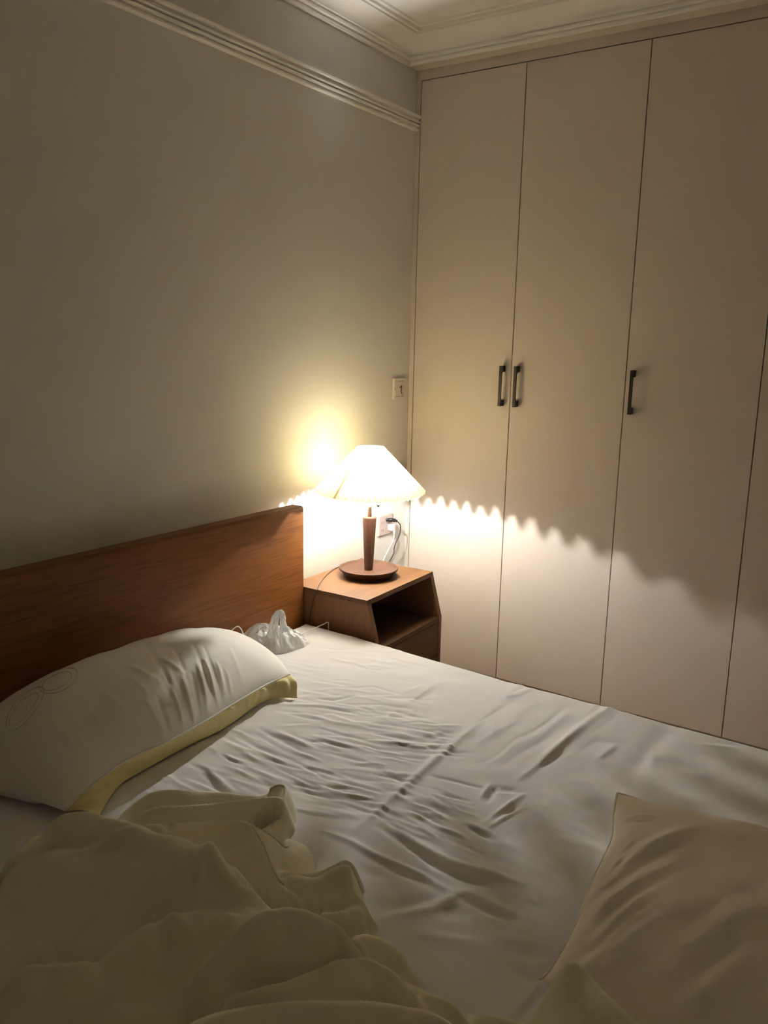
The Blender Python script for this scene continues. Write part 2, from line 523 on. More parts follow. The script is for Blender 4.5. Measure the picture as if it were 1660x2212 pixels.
# small capsule bulb: white body, widened into an added collar against downward light, bright capsule on top
bm = bmesh.new()
lathe(bm, [(0.013, SZ1 + 0.114), (0.0130, BZ - 0.026), (0.0120, BZ - 0.012), (0.0114, BZ - 0.0075)], 28, (LX, LY))
from_bm('bulb_collar', bm, M_white, lamp, True)
bm = bmesh.new()
dome = [(0.0062, BZ - 0.0075), (0.0066, BZ - 0.001)]
for k in range(1, 7):
    a = k / 6 * PI / 2
    dome.append((0.0066 * math.cos(a) if k < 6 else 0.0, BZ - 0.001 + 0.0066 * math.sin(a)))
lathe(bm, dome, 24, (LX, LY))
from_bm('bulb', bm, M_bulb, lamp, True)

# pleated paper shade: equal-length folds, so inner folds end a little lower
NP = 58
ZTOP, R_T, R_B, ZB = 1.079, 0.0495, 0.2015, 0.920
LEN = math.hypot(R_B - R_T, ZTOP - ZB)
nj = 26
co = []
rng = np.random.RandomState(3)
jit = rng.normal(0, 0.0012, NP * 2)
for i in range(NP * 2):
    a = 2 * PI * (i + 0.0) / (NP * 2)
    inner = i % 2
    rt = R_T - (0.0052 if inner else 0)
    rb = R_B - (0.0190 if inner else 0) + jit[i]
    h = math.sqrt(max(LEN ** 2 - (rb - rt) ** 2, 0))
    for j in range(nj):
        t = j / (nj - 1)
        r = rt + (rb - rt) * t
        z = ZTOP - h * t
        pinch = math.exp(-((t - 0.075) / 0.02) ** 2)
        r -= (0.0 if inner else 0.0022) * pinch
        co.append((LX + r * math.cos(a), LY + r * math.sin(a), z))
shade = from_arrays('lamp_shade', co, grid_faces(NP * 2, nj, True), M_shade, lamp, False)
co = []
nt = 8
for i in range(NP * 2):
    ang = 2 * PI * i / (NP * 2)
    inner = i % 2
    for j in range(nt):
        t = j / (nt - 1)
        r = (R_T - (0.0052 if inner else 0)) * (1 - t) + 0.0125 * t
        co.append((LX + r * math.cos(ang), LY + r * math.sin(ang), ZTOP - (0.0012 if inner else 0) * (1 - t) - 0.010 * t))
from_arrays('gathered_beam_screen', co, grid_faces(NP * 2, nt, True), M_top, shade, False)  # added paper screen, closes the shade top to cut the upward beam
tz = ZTOP - 0.075 * (ZTOP - ZB)
tr = R_T + 0.075 * (R_B - R_T) - 0.001
bm = bmesh.new()
ring = [(LX + (tr + 0.0006 * math.sin(NP * 2 * PI * k / 232)) * math.cos(2 * PI * k / 232), LY + tr * math.sin(2 * PI * k / 232), tz) for k in range(233)]
tube(bm, ring, 0.0009, 6)
from_bm('gathering_thread', bm, M_thread, shade, True)
# overlap seam of the paper, facing the room
cam_dir = math.atan2(-2.96 - LY, 1.878 - LX)
k0 = round((cam_dir - 0.62) / (2 * PI) * NP) % NP
a0 = 2 * PI * k0 / NP
bm = bmesh.new()
prev = None
for j in range(nj):
    t = 0.085 + (1.0 - 0.085) * j / (nj - 1)
    r = R_T + (R_B - R_T) * t + 0.0022
    z = ZTOP - (ZTOP - ZB) * t
    da = 0.45 * PI / NP
    row = [bm.verts.new((LX + r * math.cos(a0 - da * 0.2), LY + r * math.sin(a0 - da * 0.2), z)),
           bm.verts.new((LX + (r - 0.006 * t) * math.cos(a0 + da), LY + (r - 0.006 * t) * math.sin(a0 + da), z - 0.002 * t))]
    if prev:
        bm.faces.new((prev[0], prev[1], row[1], row[0]))
    prev = row
from_bm('seam', bm, M_seam, shade, False)
# wire carrier holding the shade on the bulb neck
bm = bmesh.new()
for k in range(3):
    a = 2 * PI * k / 3 + 0.4
    tube(bm, [(LX + 0.017 * math.cos(a), LY + 0.017 * math.sin(a), SZ1 + 0.105), (LX + 0.03 * math.cos(a), LY + 0.03 * math.sin(a), SZ1 + 0.15),
              (LX + 0.048 * math.cos(a), LY + 0.048 * math.sin(a), ZTOP - 0.008)], 0.0011, 6)
from_bm('shade_carrier', bm, M_brass, lamp, True)
# pull chain and turn switch on the camera-right side of the socket
rx, ry = 0.845, 0.535
bm = bmesh.new()
tube(bm, [(LX + rx * 0.012, LY + ry * 0.012, SZ1 + 0.068), (LX + rx * 0.026, LY + ry * 0.026, SZ1 + 0.060), (LX + rx * 0.029, LY + ry * 0.029, SZ1 + 0.048)], 0.0025, 10)
bmesh.ops.create_uvsphere(bm, u_segments=16, v_segments=10, radius=0.0055, matrix=Matrix.Translation((LX + rx * 0.031, LY + ry * 0.031, SZ1 + 0.042)))
from_bm('switch_knob', bm, M_black, lamp, True)
bm = bmesh.new()
cx_, cy_ = LX + rx * 0.031, LY + ry * 0.031
z = SZ1 + 0.036
while z > SZ1 - 0.071:
    bmesh.ops.create_icosphere(bm, subdivisions=2, radius=0.0014, matrix=Matrix.Translation((cx_, cy_, z)))
    z -= 0.0031
bmesh.ops.create_uvsphere(bm, u_segments=12, v_segments=8, radius=0.0028, matrix=Matrix.Translation((cx_, cy_, z - 0.0015)))
from_bm('pull_chain', bm, M_gold, lamp, True)
# mains cord: out of the back of the tray, over the top and down the left side of the nightstand
bm = bmesh.new()
cord = [(LX - 0.08, LY + 0.055, LZ + 0.010), (LX - 0.112, LY + 0.03, LZ + 0.006), (0.0861,-0.5085,0.6130), (0.0748,-0.5374,0.6100), (0.0569,-0.5630,0.6070), (0.0772,-0.6401,0.6060), (0.1231,-0.7418,0.6060), (0.1754,-0.8333,0.6070),
        (0.1619,-0.8265,0.5862), (0.1538,-0.8265,0.5579), (0.1457,-0.8265,0.5226), (0.1397,-0.8265,0.4790), (0.11, -0.8235, 0.40), (0.10, -0.8225, 0.25), (0.05, -0.84, 0.006)]
cpts = catmull(cord, 8)
tube(bm, cpts, 0.0019, 8)
cordo = from_bm('cord', bm, M_cordbrown, lamp, True)
bm = bmesh.new()
tube(bm, catmull([(0.0894,-0.4891,0.6140), (0.0861,-0.5085,0.6130), (0.0787,-0.5221,0.6110)], 6), 0.0038, 10)
from_bm('inline_switch', bm, M_cordbrown, cordo, True)

# ------------------------------------------------------------------ bed
BX0, BX1, BY0, BY1 = 0.122, 2.12, -2.625, -0.828
bed = empty('bed', (1.1, -1.7, 0.0), 'wooden bed frame with a broad reddish brown headboard against the wall', 'bed')
HB0, HB1 = -2.66, -0.826
bm = bmesh.new()
hp = [(0.050, 0.06), (0.115, 0.06)]
for k in range(7):
    a = k / 6 * PI / 2
    hp.append((0.115 - 0.010 * (1 - math.cos(a)), 0.882 + 0.010 * math.sin(a)))
for k in range(5):
    a = PI / 2 + k / 4 * PI / 2
    hp.append((0.062 + 0.006 + 0.006 * math.cos(a), 0.886 + 0.006 * math.sin(a)))
hp = [(0.062, 0.06)] + hp[1:]
prism(bm, hp, 'y', HB0, HB1)
es = [e for e in bm.edges if abs(e.verts[0].co.y - e.verts[1].co.y) < 1e-6 and e.calc_face_angle(0) > 1.2]
bmesh.ops.bevel(bm, geom=es, offset=0.006, segments=3, affect='EDGES', profile=0.5)
from_bm('headboard', bm, M_head, bed, False)
for y0, y1 in ((BY0 - 0.022, BY0 + 0.002), (BY1 - 0.026, BY1 - 0.004)):
    box('side_rail', (0.116, y0, 0.16), (BX1, y1, 0.30), M_head, bed, 0.004)
box('foot_rail', (BX1, BY0 - 0.022, 0.16), (BX1 + 0.025, BY1 - 0.004, 0.30), M_head, bed, 0.004)
bm = bmesh.new()
for k in range(14):
    x = 0.15 + k * 0.145
    bx(bm, (x, BY0 + 0.003, 0.222), (x + 0.09, BY1 - 0.027, 0.24))
from_bm('slats', bm, M_nightv, bed)
for x in (0.16, BX1 - 0.05):
    for y in (BY0 + 0.03, BY1 - 0.06):
        box('leg', (x, y - 0.03, 0.0), (x + 0.06, y + 0.03, 0.16), M_head, bed, 0.004)

mt = box('mattress', (0.125, BY0 + 0.02, 0.24), (BX1 - 0.02, BY1 - 0.012, 0.445), M_mattr, None, 0.03, 4)
tag(mt, 'thick mattress on the bed under the white sheet', 'mattress')

# strokes: ([(x,y)...], height, width)
def disp_strokes(X, Y, strokes, gain=1.0):
    D = np.zeros_like(X)
    for pts, amp, w in strokes:
        P = np.array(pts, float)
        lo, hi = P.min(0) - 3.2 * w, P.max(0) + 3.2 * w
        m = (X > lo[0]) & (X < hi[0]) & (Y > lo[1]) & (Y < hi[1])
        if not m.any():
            continue
        x, y = X[m], Y[m]
        seg = np.linalg.norm(np.diff(P, axis=0), axis=1)
        tot = seg.sum()
        best = np.full(x.shape, 1e9)
        bs = np.zeros(x.shape)
        acc = 0.0
        for a, b, l in zip(P, P[1:], seg):
            d = (b - a) / max(l, 1e-9)
            t = np.clip((x - a[0]) * d[0] + (y - a[1]) * d[1], 0, l)
            q = np.hypot(x - a[0] - d[0] * t, y - a[1] - d[1] * t)
            k = q < best
            best[k] = q[k]
            bs[k] = acc + t[k]
            acc += l
        s = np.clip(bs / tot, 0, 1)
        taper = np.sin(PI * np.clip(0.06 + 0.88 * s, 0, 1)) ** 0.7
        D[m] += gain * amp * taper * np.exp(-(best / w) ** 2)
    return D

def vnoise(X, Y, sx, sy, seed, ang=0.0):
    """smooth value noise, stretched along ang"""
    c, s = math.cos(ang), math.sin(ang)
    U, V = (X * c + Y * s) / sx, (-X * s + Y * c) / sy
    r = np.random.RandomState(seed)
    T_ = r.rand(256, 256)
    i, j = np.floor(U).astype(int), np.floor(V).astype(int)
    fu, fv = U - i, V - j
    fu, fv = fu * fu * fu * (fu * (fu * 6 - 15) + 10), fv * fv * fv * (fv * (fv * 6 - 15) + 10)
    g = lambda a, b: T_[a % 256, b % 256]
    return (g(i, j) * (1 - fu) * (1 - fv) + g(i + 1, j) * fu * (1 - fv) + g(i, j + 1) * (1 - fu) * fv + g(i + 1, j + 1) * fu * fv) - 0.5

SHEET = [
    ([(0.753,-0.978),(0.759,-1.211),(0.758,-1.315)],0.004,0.016),
    ([(0.978,-1.162),(0.978,-1.279),(0.981,-1.386),(0.989,-1.521),(0.994,-1.618),(0.997,-1.731)],0.009,0.016),
    ([(0.958,-1.206),(0.947,-1.329)],-0.004,0.022),
    ([(0.939,-1.239),(0.910,-1.326)],-0.006,0.018),
    ([(0.967,-1.394),(0.906,-1.428)],-0.006,0.014),
    ([(1.198,-1.008),(1.192,-1.253),(1.182,-1.355)],0.007,0.016),
    ([(1.215,-0.842),(1.196,-1.100),(1.189,-1.234)],0.007,0.020),
    ([(1.215,-1.095),(1.196,-1.357)],-0.002,0.016),
    ([(0.998,-0.836),(0.963,-0.959)],0.004,0.015),
    ([(1.388,-0.854),(1.386,-1.054),(1.383,-1.226)],-0.007,0.040),
    ([(1.400,-1.018),(1.409,-1.124)],0.004,0.02),
    ([(1.006,-1.171),(1.007,-1.120),(1.038,-1.195)],0.003,0.012),
    ([(1.008,-1.455),(1.069,-1.441),(1.133,-1.431)],-0.005,0.008),
    ([(1.148,-1.427),(1.221,-1.390)],-0.003,0.010),
    ([(1.176,-1.583),(1.238,-1.592)],-0.008,0.009),
    ([(1.173,-1.568),(1.235,-1.575)],0.004,0.009),
    ([(1.032,-1.692),(1.082,-1.703),(1.146,-1.719),(1.191,-1.735),(1.251,-1.733),(1.294,-1.723)],-0.013,0.015),
    ([(1.074,-1.686),(1.143,-1.701),(1.203,-1.707),(1.266,-1.700),(1.347,-1.684)],0.009,0.016),
    ([(0.949,-1.772),(1.018,-1.769),(1.078,-1.776),(1.187,-1.774),(1.263,-1.784)],0.007,0.012),
    ([(1.065,-1.789),(1.140,-1.791),(1.211,-1.790)],-0.004,0.014),
    ([(1.195,-1.910),(1.246,-1.838),(1.270,-1.768),(1.291,-1.748)],0.008,0.018),
    ([(1.171,-1.897),(1.204,-1.858),(1.234,-1.813)],-0.006,0.025),
    ([(1.272,-1.783),(1.328,-1.790),(1.371,-1.784)],-0.008,0.014),
    ([(1.276,-1.767),(1.331,-1.766),(1.376,-1.767)],0.005,0.014),
    ([(1.201,-1.548),(1.209,-1.477),(1.218,-1.400)],0.008,0.009),
    ([(1.211,-1.560),(1.227,-1.498),(1.238,-1.461)],0.006,0.007),
    ([(1.205,-1.531),(1.211,-1.487)],-0.007,0.008),
    ([(1.222,-1.494),(1.229,-1.456)],-0.007,0.008),
    ([(1.148,-1.467),(1.138,-1.410)],0.007,0.009),
    ([(1.168,-1.474),(1.154,-1.401)],-0.008,0.010),
    ([(1.162,-1.407),(1.201,-1.391)],-0.006,0.016),
    ([(1.038,-1.580),(1.083,-1.576),(1.132,-1.588)],0.006,0.009),
    ([(1.040,-1.601),(1.092,-1.602),(1.136,-1.610)],-0.006,0.008),
    ([(1.063,-1.610),(1.144,-1.624)],0.006,0.009),
    ([(1.088,-1.641),(1.153,-1.658)],0.005,0.009),
    ([(1.054,-1.557),(1.137,-1.563)],-0.005,0.010),
    ([(1.474,-1.905),(1.465,-1.986)],0.007,0.012),
    ([(1.489,-1.905),(1.489,-1.974)],0.006,0.012),
    ([(1.482,-1.909),(1.478,-1.976)],-0.006,0.010),
    ([(0.622,-1.603),(0.679,-1.606),(0.718,-1.610)],0.006,0.010),
    ([(0.578,-1.737),(0.649,-1.759),(0.711,-1.777)],0.008,0.012),
    ([(0.589,-1.757),(0.654,-1.779),(0.709,-1.791)],-0.006,0.012),
    ([(0.591,-1.629),(0.648,-1.637)],0.005,0.010),
    ([(0.543,-1.284),(0.582,-1.266),(0.612,-1.213)],-0.006,0.010),
    ([(0.483,-1.373),(0.574,-1.316),(0.669,-1.278)],0.005,0.012),
    ([(0.544,-1.378),(0.665,-1.374),(0.749,-1.345)],0.004,0.012),
    ([(0.525,-0.918),(0.585,-0.916),(0.636,-0.906)],0.003,0.010),
    ([(0.396,-1.035),(0.470,-1.027)],0.003,0.010),
    ([(0.727,-1.294),(0.756,-1.203),(0.769,-1.080)],-0.003,0.02),
    ([(0.718,-1.098),(0.730,-1.029)],0.004,0.010),
    ([(1.308,-1.056),(1.296,-1.152),(1.322,-1.161)],0.005,0.014),
    ([(1.485,-0.910),(1.548,-0.894)],0.005,0.014),
    ([(1.500,-0.878),(1.564,-0.867)],-0.004,0.014),
    ([(1.289,-1.683),(1.333,-1.824)],0.003,0.04),
    ([(0.497,-1.167),(0.521,-1.149),(0.548,-1.135)],-0.0016,0.0097),
    ([(0.562,-1.180),(0.622,-1.126),(0.716,-1.123)],-0.0024,0.0072),
    ([(0.477,-1.036),(0.535,-1.002),(0.599,-0.976)],0.0021,0.0126),
    ([(0.293,-1.201),(0.384,-1.176),(0.465,-1.142)],0.0012,0.0131),
    ([(0.245,-1.152),(0.363,-1.148),(0.469,-1.134)],0.0011,0.0125),
    ([(0.308,-0.995),(0.378,-0.963),(0.427,-0.903)],-0.0023,0.0077),
    ([(0.528,-1.218),(0.567,-1.191),(0.610,-1.169)],0.0010,0.0134),
    ([(0.507,-0.913),(0.600,-0.926),(0.672,-0.909)],-0.0019,0.0119),
    ([(0.292,-1.178),(0.358,-1.139),(0.426,-1.103)],0.0010,0.0080),
    ([(0.431,-0.924),(0.513,-0.881),(0.557,-0.777)],0.0023,0.0098),
    ([(0.436,-1.275),(0.495,-1.268),(0.542,-1.246)],0.0021,0.0115),
    ([(0.460,-1.194),(0.514,-1.180),(0.564,-1.160)],-0.0020,0.0114),
    ([(0.438,-1.315),(0.490,-1.290),(0.520,-1.239)],-0.0022,0.0124),
    ([(0.461,-1.208),(0.498,-1.191),(0.535,-1.174)],0.0015,0.0134),
    ([(0.343,-0.931),(0.431,-0.886),(0.522,-0.849)],-0.0012,0.0103),
    ([(0.378,-1.154),(0.417,-1.132),(0.463,-1.119)],0.0009,0.0072),
    ([(0.179,-1.112),(0.315,-1.134),(0.406,-1.108)],0.0014,0.0086),
    ([(0.328,-1.198),(0.388,-1.181),(0.454,-1.173)],0.0013,0.0126),
    ([(0.482,-1.238),(0.544,-1.197),(0.603,-1.153)],-0.0011,0.0136),
    ([(0.621,-1.080),(0.683,-1.051),(0.749,-1.029)],0.0010,0.0138),
    ([(0.417,-0.991),(0.463,-0.970),(0.501,-0.939)],-0.0015,0.0074),
    ([(0.488,-0.965),(0.543,-0.962),(0.583,-0.941)],0.0017,0.0112),
    ([(0.416,-1.068),(0.499,-1.020),(0.555,-0.932)],-0.0013,0.0134),
    ([(0.335,-1.012),(0.405,-0.965),(0.480,-0.926)],0.0012,0.0115),
    ([(0.551,-1.198),(0.594,-1.179),(0.638,-1.163)],0.0022,0.0082),
    ([(0.477,-1.043),(0.559,-1.024),(0.614,-0.967)],-0.0019,0.0134),
    ([(0.455,-1.018),(0.540,-1.028),(0.590,-0.991)],0.0023,0.0096),
    ([(0.376,-0.919),(0.430,-0.895),(0.489,-0.880)],-0.0009,0.0136),
    ([(0.463,-0.862),(0.499,-0.834),(0.540,-0.813)],0.0018,0.0090),
    ([(0.507,-1.242),(0.534,-1.205),(0.571,-1.180)],0.0014,0.0104),
    ([(0.341,-0.907),(0.423,-0.892),(0.507,-0.886)],0.0013,0.0127),
    ([(0.381,-0.996),(0.443,-0.960),(0.515,-0.938)],-0.0009,0.0138),
    ([(0.496,-1.250),(0.570,-1.238),(0.623,-1.202)],-0.0015,0.0119),
    ([(0.437,-0.903),(0.472,-0.892),(0.507,-0.878)],-0.0014,0.0117),
    ([(0.553,-1.258),(0.588,-1.202),(0.645,-1.176)],-0.0016,0.0119),
    ([(0.534,-1.404),(0.605,-1.393),(0.662,-1.366)],-0.0024,0.0083),
    ([(0.777,-1.365),(0.823,-1.339),(0.869,-1.314)],0.0015,0.0083),
    ([(0.667,-1.344),(0.713,-1.340),(0.746,-1.319)],0.0023,0.0084),
    ([(0.670,-1.296),(0.728,-1.281),(0.791,-1.275)],0.0015,0.0080),
    ([(0.749,-1.261),(0.787,-1.247),(0.830,-1.241)],-0.0031,0.0107),
    ([(0.787,-1.247),(0.819,-1.238),(0.854,-1.233)],0.0017,0.0122),
    ([(0.652,-1.420),(0.741,-1.411),(0.827,-1.401)],-0.0030,0.0082),
    ([(0.603,-1.377),(0.634,-1.341),(0.695,-1.344)],0.0025,0.0110),
    ([(0.715,-1.438),(0.741,-1.430),(0.761,-1.412)],0.0018,0.0111),
    ([(0.573,-1.475),(0.605,-1.438),(0.637,-1.403)],0.0022,0.0114),
    ([(0.554,-1.346),(0.639,-1.321),(0.719,-1.293)],0.0017,0.0099),
    ([(0.724,-1.337),(0.761,-1.326),(0.795,-1.312)],0.0023,0.0099),
    ([(0.605,-1.218),(0.654,-1.200),(0.709,-1.191)],0.0020,0.0088),
    ([(0.729,-1.229),(0.794,-1.222),(0.853,-1.207)],-0.0034,0.0129),
    ([(0.628,-1.285),(0.677,-1.267),(0.728,-1.251)],0.0015,0.0089),
    ([(0.559,-1.457),(0.592,-1.431),(0.633,-1.413)],-0.0019,0.0072),
    ([(0.731,-1.217),(0.758,-1.192),(0.785,-1.167)],-0.0016,0.0131),
    ([(0.601,-1.438),(0.659,-1.411),(0.730,-1.402)],0.0012,0.0135),
    ([(0.670,-1.452),(0.729,-1.416),(0.799,-1.393)],-0.0028,0.0084),
    ([(0.719,-1.244),(0.775,-1.214),(0.848,-1.213)],-0.0022,0.0095),
    ([(0.731,-1.275),(0.799,-1.253),(0.851,-1.208)],0.0016,0.0102),
    ([(0.723,-1.358),(0.793,-1.337),(0.861,-1.318)],0.0028,0.0117),
    ([(0.653,-1.176),(0.735,-1.147),(0.830,-1.142)],-0.0012,0.0072),
    ([(0.690,-1.168),(0.744,-1.127),(0.807,-1.101)],-0.0027,0.0114),
    ([(0.682,-1.275),(0.757,-1.250),(0.832,-1.228)],-0.0012,0.0099),
    ([(0.715,-1.412),(0.766,-1.377),(0.828,-1.357)],0.0014,0.0086),
    ([(0.723,-1.209),(0.754,-1.192),(0.789,-1.181)],-0.0030,0.0126),
    ([(0.453,-1.333),(0.507,-1.313),(0.564,-1.298)],-0.0016,0.0139),
    ([(0.505,-1.407),(0.560,-1.378),(0.620,-1.355)],-0.0027,0.0097),
    ([(0.735,-1.235),(0.776,-1.229),(0.806,-1.206)],0.0020,0.0116),
    ([(0.630,-1.265),(0.688,-1.222),(0.748,-1.184)],-0.0023,0.0079),
    ([(0.629,-1.266),(0.670,-1.257),(0.718,-1.259)],-0.0032,0.0095),
    ([(0.580,-1.317),(0.636,-1.306),(0.690,-1.294)],-0.0025,0.0083),
    ([(0.640,-1.354),(0.726,-1.346),(0.796,-1.321)],0.0013,0.0090),
    ([(0.628,-1.195),(0.658,-1.165),(0.693,-1.142)],-0.0025,0.0102),
    ([(0.607,-1.285),(0.655,-1.263),(0.703,-1.242)],0.0035,0.0085),
    ([(0.689,-1.307),(0.738,-1.274),(0.790,-1.244)],-0.0015,0.0088),
    ([(0.814,-1.348),(0.854,-1.333),(0.892,-1.317)],0.0019,0.0103),
    ([(0.833,-1.328),(0.874,-1.321),(0.902,-1.294)],0.0035,0.0109),
    ([(0.884,-1.393),(0.920,-1.383),(0.956,-1.373)],-0.0017,0.0066),
    ([(0.739,-1.333),(0.785,-1.298),(0.844,-1.283)],-0.0026,0.0106),
    ([(0.801,-1.272),(0.838,-1.235),(0.890,-1.222)],0.0027,0.0100),
    ([(0.792,-1.402),(0.846,-1.379),(0.893,-1.344)],0.0030,0.0122),
    ([(0.934,-1.352),(0.995,-1.332),(1.046,-1.292)],-0.0031,0.0113),
    ([(0.826,-1.237),(0.870,-1.233),(0.910,-1.224)],-0.0027,0.0092),
    ([(0.929,-1.338),(0.955,-1.312),(0.992,-1.304)],0.0042,0.0067),
    ([(0.928,-1.359),(0.960,-1.329),(1.008,-1.327)],-0.0040,0.0106),
    ([(0.856,-1.424),(0.888,-1.402),(0.914,-1.373)],-0.0022,0.0082),
    ([(0.900,-1.289),(0.921,-1.277),(0.943,-1.265)],-0.0033,0.0101),
    ([(0.724,-1.342),(0.752,-1.323),(0.787,-1.315)],0.0020,0.0105),
    ([(0.790,-1.360),(0.839,-1.346),(0.890,-1.337)],-0.0041,0.0093),
    ([(0.925,-1.373),(0.977,-1.358),(1.022,-1.332)],-0.0046,0.0097),
    ([(0.885,-1.272),(0.911,-1.251),(0.945,-1.243)],-0.0033,0.0121),
    ([(0.898,-1.334),(0.935,-1.308),(0.975,-1.290)],-0.0037,0.0071),
    ([(0.838,-1.514),(0.863,-1.492),(0.894,-1.478)],0.0039,0.0093),
    ([(0.810,-1.443),(0.865,-1.407),(0.922,-1.374)],-0.0021,0.0117),
    ([(0.803,-1.457),(0.875,-1.442),(0.948,-1.433)],0.0019,0.0117),
    ([(0.850,-1.431),(0.880,-1.423),(0.908,-1.413)],0.0048,0.0069),
    ([(0.822,-1.387),(0.873,-1.367),(0.928,-1.356)],0.0046,0.0113),
    ([(0.924,-1.275),(0.955,-1.262),(0.988,-1.255)],-0.0020,0.0081),
    ([(0.836,-1.287),(0.892,-1.269),(0.952,-1.260)],-0.0027,0.0081),
    ([(0.854,-1.379),(0.883,-1.373),(0.905,-1.357)],-0.0031,0.0070),
    ([(0.861,-1.456),(0.926,-1.436),(0.973,-1.389)],0.0018,0.0067),
    ([(0.858,-1.293),(0.908,-1.283),(0.957,-1.272)],0.0044,0.0120),
    ([(0.877,-1.457),(0.905,-1.434),(0.937,-1.418)],0.0019,0.0075),
    ([(0.837,-1.391),(0.882,-1.370),(0.915,-1.328)],0.0030,0.0113),
    ([(0.893,-1.366),(0.919,-1.354),(0.944,-1.341)],0.0040,0.0113),
    ([(0.887,-1.394),(0.921,-1.374),(0.960,-1.360)],0.0029,0.0112),
    ([(0.894,-1.351),(0.960,-1.349),(1.012,-1.326)],0.0026,0.0072),
    ([(0.884,-1.360),(0.928,-1.334),(0.977,-1.316)],0.0020,0.0095),
    ([(0.835,-1.262),(0.893,-1.232),(0.945,-1.194)],0.0042,0.0103),
    ([(0.893,-1.430),(0.924,-1.423),(0.950,-1.408)],0.0041,0.0115),
    ([(0.864,-1.319),(0.893,-1.304),(0.921,-1.289)],-0.0024,0.0079),
    ([(0.916,-1.509),(0.997,-1.511),(1.063,-1.495)],-0.0018,0.0077),
    ([(0.938,-1.640),(0.986,-1.625),(1.046,-1.629)],0.0032,0.0064),
    ([(0.675,-1.465),(0.756,-1.453),(0.837,-1.444)],0.0042,0.0091),
    ([(0.741,-1.461),(0.777,-1.454),(0.808,-1.442)],0.0019,0.0097),
    ([(0.873,-1.612),(0.916,-1.604),(0.947,-1.581)],-0.0021,0.0072),
    ([(0.823,-1.526),(0.866,-1.510),(0.911,-1.497)],-0.0032,0.0119),
    ([(0.847,-1.635),(0.875,-1.622),(0.903,-1.609)],-0.0042,0.0083),
    ([(0.959,-1.567),(0.999,-1.560),(1.034,-1.546)],-0.0039,0.0117),
    ([(0.754,-1.436),(0.811,-1.423),(0.876,-1.424)],-0.0038,0.0069),
    ([(0.838,-1.745),(0.869,-1.739),(0.899,-1.733)],0.0037,0.0066),
    ([(0.777,-1.679),(0.831,-1.674),(0.881,-1.667)],-0.0037,0.0106),
    ([(0.954,-1.655),(0.988,-1.649),(1.022,-1.644)],0.0024,0.0075),
    ([(0.805,-1.563),(0.850,-1.538),(0.898,-1.518)],0.0018,0.0068),
    ([(0.627,-1.491),(0.706,-1.482),(0.774,-1.461)],-0.0038,0.0085),
    ([(0.773,-1.669),(0.806,-1.666),(0.836,-1.659)],-0.0041,0.0122),
    ([(0.662,-1.556),(0.731,-1.561),(0.781,-1.544)],-0.0015,0.0104),
    ([(0.873,-1.611),(0.915,-1.598),(0.961,-1.593)],0.0029,0.0089),
    ([(0.902,-1.527),(0.948,-1.515),(0.998,-1.511)],-0.0043,0.0068),
    ([(0.780,-1.693),(0.851,-1.689),(0.909,-1.671)],-0.0023,0.0126),
    ([(0.828,-1.645),(0.866,-1.639),(0.904,-1.635)],0.0042,0.0114),
    ([(0.638,-1.530),(0.698,-1.522),(0.754,-1.512)],-0.0023,0.0125),
    ([(0.840,-1.366),(0.870,-1.357),(0.901,-1.351)],0.0030,0.0123),
    ([(0.838,-1.617),(0.891,-1.607),(0.942,-1.594)],0.0043,0.0110),
    ([(0.776,-1.667),(0.810,-1.660),(0.845,-1.654)],-0.0039,0.0073),
    ([(0.657,-1.509),(0.711,-1.470),(0.786,-1.460)],-0.0036,0.0079),
    ([(0.927,-1.554),(0.976,-1.532),(1.023,-1.505)],0.0016,0.0098),
    ([(0.911,-1.667),(0.982,-1.663),(1.050,-1.658)],-0.0033,0.0069),
    ([(0.853,-1.656),(0.908,-1.633),(0.964,-1.614)],0.0039,0.0099),
    ([(0.713,-1.506),(0.748,-1.494),(0.786,-1.487)],-0.0027,0.0085),
    ([(0.844,-1.716),(0.877,-1.701),(0.916,-1.693)],-0.0019,0.0125),
    ([(0.710,-1.627),(0.776,-1.609),(0.840,-1.591)],0.0023,0.0099),
    ([(0.877,-1.668),(0.912,-1.653),(0.948,-1.642)],-0.0021,0.0090),
    ([(0.640,-1.485),(0.705,-1.480),(0.769,-1.478)],0.0032,0.0067),
    ([(0.992,-1.579),(1.015,-1.574),(1.039,-1.571)],0.0040,0.0117),
    ([(0.909,-1.501),(0.945,-1.498),(0.970,-1.479)],0.0039,0.0124),
    ([(0.858,-1.734),(0.906,-1.723),(0.950,-1.708)],0.0031,0.0099),
    ([(0.726,-1.596),(0.773,-1.584),(0.819,-1.575)],0.0033,0.0078),
    ([(0.789,-1.439),(0.833,-1.430),(0.876,-1.421)],0.0037,0.0083),
    ([(0.788,-1.689),(0.834,-1.675),(0.882,-1.666)],-0.0038,0.0086),
    ([(0.920,-1.704),(0.947,-1.696),(0.976,-1.691)],0.0039,0.0123),
    ([(0.884,-1.678),(0.953,-1.670),(1.015,-1.656)],-0.0020,0.0126),
    ([(0.854,-1.630),(0.896,-1.629),(0.928,-1.616)],-0.0023,0.0081),
    ([(0.952,-1.654),(0.997,-1.641),(1.048,-1.640)],-0.0039,0.0124),
    ([(0.902,-1.633),(0.931,-1.627),(0.957,-1.617)],0.0043,0.0064),
    ([(0.826,-1.571),(0.886,-1.566),(0.933,-1.546)],-0.0026,0.0099),
    ([(0.785,-1.591),(0.819,-1.585),(0.856,-1.584)],-0.0038,0.0107),
    ([(0.814,-1.590),(0.899,-1.596),(0.965,-1.579)],-0.0027,0.0124),
    ([(0.871,-1.698),(0.906,-1.688),(0.943,-1.680)],-0.0023,0.0107),
    ([(0.839,-1.594),(0.895,-1.585),(0.949,-1.576)],0.0040,0.0116),
    ([(0.783,-1.642),(0.846,-1.626),(0.912,-1.617)],0.0015,0.0067),
